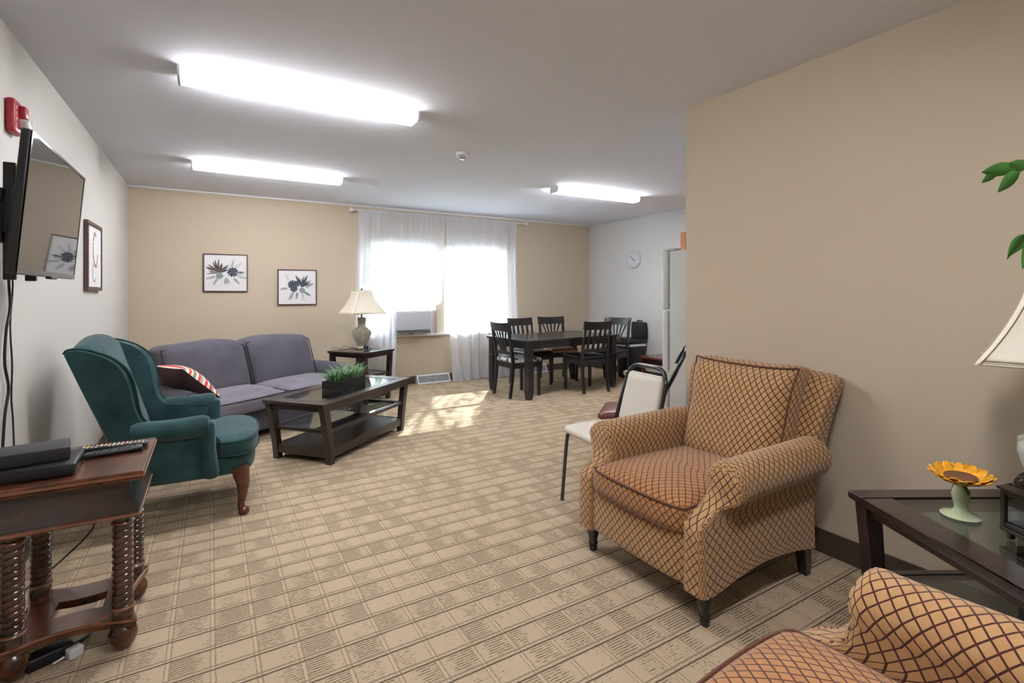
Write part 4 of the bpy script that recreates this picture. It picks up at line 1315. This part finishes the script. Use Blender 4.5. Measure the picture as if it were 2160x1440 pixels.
stack_chair(2.617, 2.75, R(131), plain('red_brown_vinyl', (112, 62, 56), .35), TANB, 'banquet chair with reddish brown seat and tall black frame at the end of the partition', lean=.20, hb=.93, cut=.06, rim=plain('brass', (168, 148, 100), .35, metal=.6))

# ------------------------------------------------------------------ console table with barley twist legs
e = empty('console_table', (-.432, 2.54, 0), 0, 'antique brown table with spiral turned legs below the television', 'console table')
hx, hy, H = .222, .25, .675
def mould(prof, hx, hy):
    """mitred moulding ring: prof = [(out, z)]"""
    rows = []
    for (o_, z) in prof: rows.append([(-hx - o_, -hy - o_, z), (hx + o_, -hy - o_, z), (hx + o_, hy + o_, z), (-hx - o_, hy + o_, z)])
    return rows
m = MB(); rows = mould([(-.02, H - .036), (-.004, H - .034), (.0, H - .026), (-.006, H - .02), (.0, H - .014), (.0, H - .004), (-.004, H)], hx, hy)
m.grid(rows, cv=True); m.add(rows[-1], [(0, 1, 2, 3)]); m.add(rows[0], [(3, 2, 1, 0)]); m.build('table_top', CONSOLE, e, bevel=.0015)
m = MB(); rows = mould([(.001, H - .016), (.004, H - .02), (.004, H - .012), (.001, H - .010)], hx, hy); m.grid(rows, cv=True, cu=True); m.build('top_edge', COPPER, e)
m = MB(); P = []
za, zb = H - .15, H - .034
for k in range(13):
    t = k / 12; P.append((-.052 + .036 * (1 - t) ** 1.8 + .012 * t ** 6, za + (zb - za) * t))
rows = mould(P, hx, hy); m.grid(rows, cv=True); m.build('ogee_apron', CONSOLE_D, e)
m = MB(); rows = mould([(-.04, za - .022), (-.016, za - .020), (-.012, za - .012), (-.018, za - .002), (-.04, za + .002)], hx, hy); m.grid(rows, cv=True); m.add(rows[-1], [(0, 1, 2, 3)]); m.add(rows[0], [(3, 2, 1, 0)])
m.build('lower_moulding', CONSOLE, e, bevel=.0015)
m = MB(); rows = mould([(-.014, za - .018), (-.0105, za - .012), (-.014, za - .008), (-.018, za - .012)], hx, hy); m.grid(rows, cv=True, cu=True); m.build('moulding_edge', COPPER, e)
LX, LY = .152, .172
for sx in (-1, 1):
    for sy in (-1, 1):
        m = MB()
        z0, z1 = .165, za - .055
        pr = []
        nz = 190
        rows = []
        sgn = sx
        for k in range(nz + 1):
            t = k / nz; z = z0 + (z1 - z0) * t; row = []
            for j in range(36):
                a = 2 * PI * j / 36
                f = math.cos(2 * (a - sgn * t * 2 * PI * 7))
                r = .0272 + .0062 * abs(math.cos(a - t * 2 * PI * 6.5)) ** .55
                row.append((sx * LX + r * math.cos(a), sy * LY + r * math.sin(a), z))
            rows.append(row)
        m.grid(rows, cv=True)
        c = (sx * LX, sy * LY, 0)
        m.lathe([(.030, z1 - .002), (.036, z1 + .004), (.031, z1 + .012), (.034, z1 + .02), (.034, za - .02)], c=c, seg=24)
        m.lathe([(.034, .118), (.034, .14), (.029, .148), (.036, .156), (.030, z0 + .002)], c=c, seg=24)
        o = m.build('twist_leg', CONSOLE_L, e)
        MB().lathe([(.034, z1 - .001), (.0375, z1 + .004), (.034, z1 + .010)], c=c, seg=24, cap=False).build('copper_ring', COPPER, o)
        MB().lathe([(.034, .150), (.0378, .156), (.034, .162)], c=c, seg=24, cap=False).build('copper_ring', COPPER, o)
        MB().lathe([(.014, 0), (.026, .004), (.039, .022), (.046, .046), (.045, .066), (.036, .082), (.030, .09)], c=c, seg=24).build('bun_foot', CONSOLE, e)
# pierced, waisted stretcher shelf
m = MB(); T0, T1 = .088, .118
def wob(t): return .050 * math.sin(t * PI) ** 1.2
outer = []; inner = []
NX = 12
for k in range(NX): t = k / NX; outer.append((-LX - .045 + (2 * LX + .09) * t, -LY - .045 + wob(t)))
for k in range(NX): t = k / NX; outer.append((LX + .045 - wob(t) * .8, -LY - .045 + (2 * LY + .09) * t))
for k in range(NX): t = k / NX; outer.append((LX + .045 - (2 * LX + .09) * t, LY + .045 - wob(t)))
for k in range(NX): t = k / NX; outer.append((-LX - .045 + wob(t) * .8, LY + .045 - (2 * LY + .09) * t))
ix, iy = .075, .06
for k in range(NX): t = k / NX; inner.append((-ix + 2 * ix * t, -iy + .012 * math.sin(t * PI)))
for k in range(NX): t = k / NX; inner.append((ix, -iy + 2 * iy * t))
for k in range(NX): t = k / NX; inner.append((ix - 2 * ix * t, iy - .012 * math.sin(t * PI)))
for k in range(NX): t = k / NX; inner.append((-ix, iy - 2 * iy * t))
g = lambda pl, z: [(a, b, z) for a, b in pl]
m.grid([g(inner, T0), g(outer, T0), g(outer, T1), g(inner, T1)], cu=True, cv=True)
m.build('stretcher', CONSOLE, e, bevel=.003)
MB().tube(g(outer, T1 - .006), .0045, 8, closed=True).build('stretcher_edge', COPPER, e)

# boxes and remotes on the console
e = empty('media_player', (-.545, 2.46, .675), R(2), 'wide flat black media box at the bottom of the pair on the console table', 'media player')
MB().rbox((0, 0, .022), (.25, .21, .042), .006, 5).build('casing', BLK, e)
m = MB(); m.bx(.1255, .127, -.09, .09, .010, .034); m.build('front_strip', BLKG, e)
for sy in (-1, 1): MB().box((-.1, sy * .08, .002), (.02, .02, .006)).build('rubber_foot', BLK, e)
e = empty('cable_box', (-.56, 2.475, .7185), R(10), 'black textured cable box stacked on top of the flat media box', 'cable box')
CBX = N('dotted_black'); _v = CBX.new('ShaderNodeTexVoronoi'); _v.inputs['Scale'].default_value = 240; _t = CBX.new('ShaderNodeTexCoord'); CBX.l.new(_t.outputs['Object'], _v.inputs['Vector'])
CBX.base(CBX.mix(CBX.math('LESS_THAN', _v.outputs['Distance'], .28), lin((38, 38, 40)), lin((16, 16, 18)))); CBX.set(Roughness=.5)
MB().rbox((0, 0, .024), (.215, .15, .046), .004, 5).build('casing', CBX.m, e)
MB().bx(.1076, .1085, -.055, .055, .008, .038).build('front_window', BLKG, e)
def remote(x, y, z, rz, L, W, label, light, tilt=0):
    e = empty('remote_control', (x, y, z), rz, label, 'remote control'); e.rotation_euler = (tilt, 0, rz)
    MB().rbox((0, 0, .010), (L, W, .018), .008, 8, fn=lambda a, b, c, p: (p.x, p.y * (1 - .12 * (1 - a * a) * 0 + (-.10 * abs(a) ** 6)), p.z)).build('casing', BLK, e)
    cols = [plain('key_cream', (226, 222, 206), .5), plain('key_red', (196, 60, 50), .5), plain('key_blue', (60, 110, 190), .5), plain('key_yellow', (222, 180, 60), .5)] if light else [plain('key_dark', (58, 60, 64), .5), plain('key_green', (60, 150, 90), .5)]
    rnd = random.Random(2); n = 15 if light else 11; r = 4 if light else 3
    k = MB()
    for i in range(n):
        for j in range(r):
            if rnd.random() < .06: continue
            xx = -L / 2 + .018 + (L - .036) * i / (n - 1); yy = (j - (r - 1) / 2) * W * .20
            mi = 0 if rnd.random() < .88 else rnd.randrange(1, len(cols))
            k.box((xx, yy, .0195), (.0075, .0062, .004), mi)
    k.build('buttons', cols, e)
    return e
remote(-.345, 2.665, .675, R(-3), .235, .048, 'long black remote with cream buttons, far one on the console table', True)
remote(-.335, 2.585, .675, R(12), .19, .046, 'shorter black remote with dark buttons, nearer one on the console table', False)

e = empty('power_adapter', (-.50, 2.42, 0), R(25), 'black power adapter block lying under the console table', 'power adapter')
MB().rbox((0, 0, .022), (.13, .065, .044), .008, 5).build('body', BLK, e)
e = empty('plug', (-.425, 2.40, 0), R(35), 'small white plug on the carpet under the console table', 'plug')
MB().rbox((0, 0, .018), (.045, .035, .036), .006, 5).build('body', WPL, e)
MB().tube([(-.03, 0, .018), (-.06, .01, .010)], .004, 8).build('cable_stub', WPL, e)

# cords
def find(n): return next(o for o in COL.objects if o.name == n)
def cord(pts, r, m, label, par, name='power_cord', sm=6):
    o = MB().tube(pts, r, 8, smooth=sm).build(name, m); p = find(par); o.parent = p
    o.matrix_parent_inverse = (Matrix.Translation(p.location) @ p.rotation_euler.to_matrix().to_4x4()).inverted(); tag(o, label); return o
cord([(-.74, 2.98, 1.44), (-.772, 3.14, 1.36), (-.778, 3.13, 1.18), (-.778, 3.155, 1.0), (-.778, 3.145, .85), (-.778, 3.17, .72), (-.776, 3.15, .55), (-.774, 2.9, .45)], .0035, BLK, 'thin black cord', 'television')
cord([(-.74, 2.95, 1.44), (-.772, 3.09, 1.36), (-.776, 3.12, 1.26), (-.776, 3.07, 1.16), (-.776, 3.05, 1.02), (-.776, 3.10, .90), (-.776, 3.05, .78), (-.774, 3.0, .55)], .0055, BLK, 'thicker black cord', 'television')
cord([(-.78, 2.72, .55), (-.66, 2.86, .50), (-.50, 2.90, .42), (-.44, 2.88, .30), (-.55, 2.84, .18), (-.66, 2.80, .10), (-.70, 2.75, .02)], .0035, BLK, 'looping black cord', 'cable_box')
cord([(-.774, 2.36, .62), (-.75, 2.45, .40), (-.73, 2.55, .22), (-.66, 2.50, .06), (-.52, 2.44, .012), (-.40, 2.50, .012), (-.45, 2.62, .012), (-.60, 2.66, .012)], .006, BLK, 'thick black cord', 'power_adapter')
cord([(-.775, 3.05, .36), (-.776, 2.9, .30), (-.776, 2.72, .16), (-.76, 2.60, .03), (-.66, 2.45, .008), (-.55, 2.40, .008)], .0045, WPL, 'white cord', 'plug')
# ------------------------------------------------------------------ on the near end table
e = empty('sunflower_dish', (2.045, .635, .62), R(20), 'yellow sunflower shaped pedestal dish on the near end table', 'dish')
YEL = plain('yellow_glaze', (236, 168, 40), .25, var=.12, vs=40, coat=.4)
GRG = plain('pale_green_glaze', (192, 206, 168), .2, var=.12, vs=25, coat=.5)
MB().lathe([(.0, 0), (.050, 0), (.052, .004), (.046, .009), (.026, .014), (.017, .024), (.016, .036), (.022, .055), (.024, .07), (.019, .088), (.013, .098), (.014, .106)], seg=36, cap=False).build('pedestal', GRG, e)
m = MB(); m.lathe([(.0, .104), (.018, .104), (.045, .118), (.058, .132), (.056, .134), (.040, .127), (.0, .125)], seg=36, cap=False); m.xf(Matrix.Rotation(R(-5), 4, 'Y')); o = m.build('bowl', YEL, e)
m = MB()
for layer in (0, 1):
    for k in range(13):
        a = (k + .5 * layer) * 2 * PI / 13; rows = []
        L = .036 if layer else .030
        for q in range(5):
            t = q / 4; r = .046 + L * t; w = .0165 * math.sin(PI * (.22 + .70 * t)) ** .8 ; z = .128 + .020 * t ** 1.2 - .004 * layer + .002 * math.sin(k * 2.3)
            rows.append([(r, -w, z - .001), (r, -w * .5, z + .001), (r, 0, z - .0015), (r, w * .5, z + .001), (r, w, z - .001)])
        q_ = MB(); q_.grid(rows); q_.xf(Matrix.Rotation(a, 4, 'Z')); 
        for f, u in zip(q_.f, q_.uv): pass
        b0 = len(m.v); m.v += q_.v; m.f += [[b0 + i for i in f] for f in q_.f]; m.m += q_.m; m.uv += q_.uv
m.xf(Matrix.Rotation(R(-5), 4, 'Y')); m.build('petals', YEL, e, solid=.003, fixn=False)
m = MB(); m.lathe([(.0, .1285), (.038, .1285), (.042, .131), (.040, .126)], seg=30, cap=False); m.xf(Matrix.Rotation(R(-5), 4, 'Y')); m.build('brown_centre', plain('brown_glaze', (104, 66, 44), .4, var=.2, vs=80), e)
m = MB()
for (pts) in ([(.020, .012, .05), (.026, .0, .06), (.0225, -.014, .066), (.012, -.022, .075)], [(.018, -.016, .045), (.024, -.010, .055), (.025, .003, .066)], [(.040, .018, .011), (.044, .004, .010), (.042, -.014, .0105), (.034, -.026, .011)]):
    m.tube([(p[0] * 1.03, p[1] * 1.03, p[2]) for p in pts], .0007, 5, smooth=3)
m.build('painted_vine', plain('vine_ink', (60, 70, 40), .4), e)
m = MB()
for (px, py, pz) in ((.024, .006, .062), (.022, -.012, .056), (.019, .017, .070), (.020, -.010, .078)): m.rbox((px, py, pz), (.006, .008, .009), .003, 3)
m.build('painted_blossoms', plain('peach_glaze', (206, 150, 96), .3), e)
m = MB(); m.grid([[(.014, .004 + .006 * 0, .098), (.018, .012, .100)], [(.024, .006, .088), (.028, .018, .088)], [(.027, .014, .07), (.026, .022, .072)]]); LG = plain('leaf_green_glaze', (96, 132, 62), .3)
m.build('moulded_leaf', LG, e, solid=.002)
m = MB(); m.grid([[(-.012, -.006, .10), (-.012, -.014, .10)], [(-.026, -.010, .09), (-.022, -.022, .088)], [(-.026, -.016, .078), (-.024, -.02, .078)]])
m.build('moulded_leaf', LG, e, solid=.002)

# lantern
e = empty('candle_lantern', (1.995, .432, .62), R(-32), 'dark bronze pierced metal candle lantern at the right edge of the near end table', 'lantern')
s_ = .060
m = MB()
m.bx(-s_ - .008, s_ + .008, -s_ - .008, s_ + .008, .022, .034); m.build('base_plate', BRONZE, e, bevel=.003)
for sx in (-1, 1):
    for sy in (-1, 1):
        MB().rbox((sx * .050, sy * .050, .011), (.016, .016, .022), .005, 4).build('foot', BRONZE, e)
        MB().bx(sx * s_ - .006, sx * s_ + .006, sy * s_ - .006, sy * s_ + .006, .034, .135).build('corner_post', BRONZE, e, bevel=.001)
for z in (.037, .128):
    m = MB(); m.grid(mould([(-.004, z), (.004, z), (.004, z + .01), (-.004, z + .01)], s_, s_), cu=True, cv=True); m.build('window_frame', BRONZE, e)
m = MB(); rows = mould([(.0, .138), (.011, .140), (.013, .146), (.002, .152), (-.004, .158)], s_, s_); m.grid(rows, cv=True); m.add(rows[0], [(3, 2, 1, 0)]); m.build('cornice', BRONZE, e)
m = MB()
for sy in (-1, 1): m.bx(-s_ + .006, s_ - .006, sy * s_ - .0008, sy * s_ + .0008, .046, .130); m.bx(sy * s_ - .0008, sy * s_ + .0008, -s_ + .006, s_ - .006, .046, .130)
m.build('glass_panes', GLASS, e)
# pierced dome: lattice of ribs over a four sided vault
m = MB()
def dome(u, v):  # u angle 0..1 round, v 0..1 up
    a = u * 2 * PI; r = 1 / max(abs(math.cos(a)), abs(math.sin(a))); r = min(r, 1.22)
    k = math.cos(v * PI / 2) ** .75
    return ((s_ - .006) * r * math.cos(a) * k, (s_ - .006) * r * math.sin(a) * k, .155 + .052 * math.sin(v * PI / 2))
for q in range(20):
    for d in (1, -1):
        pts = [dome(q / 20 + d * .16 * t / 8, .08 + .72 * t / 8) for t in range(9)]
        m.tube(pts, .0016, 4)
for v in (0, .08, .42, .8): m.tube([dome(q / 40, v) for q in range(40)], .0024, 5, closed=True)
m.build('pierced_dome', BRONZE, e)
m = MB(); m.lathe([(.018, .194), (.014, .205), (.006, .212), (.010, .222), (.0, .228)], seg=14, cap=False); m.tube([(.018 * math.cos(t * PI / 8), 0, .240 + .018 * math.sin(t * PI / 8)) for t in range(16)], .002, 6, closed=True)
m.build('top_ring', BRONZE, e)
e = empty('pillar_candle', (1.995, .432, .654), 0, 'small cream candle inside the bronze lantern', 'candle')
MB().lathe([(.022, 0), (.022, .04), (.020, .043), (.0, .041)], seg=20).build('wax', plain('cream_wax', (220, 206, 180), .5), e)
MB().tube([(0, 0, .04), (.001, 0, .05)], .0012, 5).build('wick', BLK, e)

# ------------------------------------------------------------------ ficus reaching in from the right
e = empty('ficus_tree', (2.38, -.30, 0), 0, 'artificial ficus tree with green leaves reaching in at the right edge', 'tree')
MB().lathe([(.12, 0), (.13, .01), (.16, .26), (.17, .28), (.155, .285), (.15, .26), (.0, .25)], seg=32, cap=False).build('pot', plain('terracotta_pot', (120, 74, 52), .6), e)
m = MB()
m.tube([(0, 0, .24), (.02, .01, .6), (-.01, .03, 1.0), (-.02, .06, 1.35), (-.03, .08, 1.75)], [.018, .016, .013, .010, .005], 10, smooth=5)
BR = [[(-.01, .03, 1.2), (-.05, .2, 1.42), (-.25, .45, 1.60), (-.585, .738, 1.65)], [(-.02, .05, 1.3), (-.1, .2, 1.40), (-.3, .45, 1.50), (-.575, .72, 1.49)], [(-.02, .06, 1.4), (.08, .1, 1.6), (.12, .2, 1.8)], [(-.02, .06, 1.45), (-.05, -.1, 1.65), (-.1, -.2, 1.8)], [(0, .04, 1.1), (.1, -.06, 1.3), (.16, -.16, 1.45)], [(-.02, .08, 1.6), (.05, .0, 1.85), (.12, -.08, 2.0)]]
for b in BR: m.tube(b, [.006, .0045, .003, .0015][:len(b)], 7, smooth=4)
m.build('trunk', BARK, e)
m = MB(); rnd = random.Random(21)
def fleaf(p, d, L, w, roll=0, droop=.3):
    d = Vector(d).normalized(); side = d.cross(Vector((0, 0, 1))).normalized(); up = side.cross(d)
    side = (Matrix.Rotation(roll, 3, d) @ side); up = side.cross(d)
    rows = []
    m.tube([p, Vector(p) + d * .012], .0009, 4, mat=1)
    p = Vector(p) + d * .012
    for q in range(8):
        t = q / 7; ww = w * (math.sin(PI * min(1, t ** .8 * .97 + .02)) ** .85) * (1 - .2 * t) + .0003
        c = p + d * L * t - Vector((0, 0, 1)) * droop * L * t * t
        rows.append([c - side * ww + up * ww * .22, c, c + side * ww + up * ww * .22])
    m.grid(rows)
for bi, b in enumerate(BR):
    pts, _ = catmull([Vector(p) for p in b], 6)
    for k, p in enumerate(pts[3:]):
        for q in range(2 if bi != 1 else 1):
            a = rnd.uniform(0, 2 * PI)
            if bi == 0 and k > 12: continue
            if bi == 1 and k > 10: continue
            fleaf(p, (math.cos(a), math.sin(a), rnd.uniform(-.7, .2)), rnd.uniform(.05, .075), rnd.uniform(.011, .016), rnd.uniform(-.6, .6))
FIC_LEAVES = len(m.v)
# leaves at the tip of the long branch
tip = Vector(BR[0][-1]); prev = Vector(BR[0][-2])
TL = [(0, (-.857, .515, .0), .078, .017), (.01, (-.60, .45, -.62), .062, .018), (-.035, (-.75, .45, -.50), .050, .013), (.06, (-.3, .5, -.85), .056, .014), (.09, (-.2, .3, -.9), .055, .014), (.12, (.3, .4, -.7), .06, .014), (.05, (-.5, .3, -.8), .058, .016), (.03, (-.6, .35, .25), .05, .014)]
for (bk_, d, L, w) in TL:
    q = tip + (prev - tip).normalized() * bk_
    fleaf(q, d, L * 1.1, w * 1.15, 1.25, .1)
tip = Vector(BR[1][-1]); prev = Vector(BR[1][-2])
for (bk_, d, L, w) in [(0, (-.4, .4, -.75), .06, .010), (.02, (-.1, .3, -.9), .07, .014), (.05, (.2, .2, -.9), .06, .013), (.0, (.2, .5, -.6), .055, .012)]:
    fleaf(tip + (prev - tip).normalized() * bk_, d, L * 1.2, w * 1.3, 1.0, .1)
m.build('foliage', [FICUS, BARK], e, fixn=False)

# ------------------------------------------------------------------ outside
struct('floor_outside', MB().bx(-12, 24, YB + .16, 40, -.35, -.30), plain('pale_bounce_ground', (196, 194, 190), .9, var=.08, vs=3))  # ground colour lightened to bounce extra daylight up to the ceiling
def outer_tree(x, y, h, r, seed, label, n=1500):
    e = empty('leafy_tree', (x, y, -.3), 0, label, 'tree')
    m = MB(); m.tube([(0, 0, 0), (.05, .02, h * .4), (0, 0, h * .8)], [.14, .10, .05], 10, smooth=4)
    rnd = random.Random(seed)
    for k in range(7):
        a = k * .9; m.tube([(0, 0, h * (.35 + .05 * k)), (r * .5 * math.cos(a), r * .5 * math.sin(a), h * (.5 + .05 * k)), (r * .8 * math.cos(a), r * .8 * math.sin(a), h * (.55 + .06 * k))], [.04, .025, .01], 6, smooth=3)
    m.build('trunk', BARK, e)
    m = MB()
    for i in range(n):
        d = Vector((rnd.gauss(0, 1), rnd.gauss(0, 1), rnd.gauss(0, 1))).normalized() * r * rnd.uniform(.3, 1) ** .6
        c = Vector((0, 0, h * .62)) + Vector((d.x, d.y, d.z * h * .42 / r))
        u = Vector((rnd.gauss(0, 1), rnd.gauss(0, 1), rnd.gauss(0, 1))).normalized(); v = u.orthogonal().normalized(); s = rnd.uniform(.05, .11)
        m.add([c - u * s, c + v * s * .5, c + u * s, c - v * s * .5], [(0, 1, 2, 3)])
    m.build('foliage', plain('tree_leaf_%d' % seed, (112, 146, 104), .6, var=.3, vs=5), e, fixn=False)
outer_tree(3.15, 9.7, 4.8, 1.25, 4, 'sunlit leafy tree outside the left window', 9000)
outer_tree(6.2, 11.6, 7.2, 1.5, 9, 'tall leafy tree outside, added to dapple the sun beyond the right window', 2200)  # added in the sun path so its crown breaks up the carpet patch

# ------------------------------------------------------------------ light
W_ = bpy.data.worlds.new('sky'); scn.world = W_; W_.use_nodes = True
bg = W_.node_tree.nodes['Background']; bg.inputs[0].default_value = (.78, .88, 1.0, 1); bg.inputs[1].default_value = 16.0
sun = bpy.data.lights.new('sun', 'SUN'); sun.energy = 80; sun.angle = R(.6); sun.color = (1, .98, .97)
so = bpy.data.objects.new('sun', sun); COL.objects.link(so); so.location = (8, 14, 10)
so.rotation_euler = Vector((-.566, -.824, -.635)).to_track_quat('-Z', 'Y').to_euler()

# ------------------------------------------------------------------ camera
cam = bpy.data.cameras.new('camera'); co = bpy.data.objects.new('camera', cam); COL.objects.link(co)
co.location = (0, 0, 1.33); co.rotation_euler = (PI / 2, 0, R(-31))
cam.sensor_width = 36; cam.sensor_fit = 'HORIZONTAL'; cam.lens = 36 * 1060 / 2160
cam.shift_y = -(720 - 617) / 2160
cam.clip_start = .05; cam.clip_end = 200
scn.camera = co
scn.view_settings.view_transform = 'Standard'; scn.view_settings.look = 'None'; scn.view_settings.gamma = 1; scn.view_settings.use_curve_mapping = False
scn.view_settings.exposure = 0.82
cy = scn.cycles
cy.max_bounces = 10; cy.diffuse_bounces = 5; cy.glossy_bounces = 4; cy.transparent_max_bounces = 24; cy.sample_clamp_indirect = 6
cy.caustics_reflective = False; cy.caustics_refractive = False
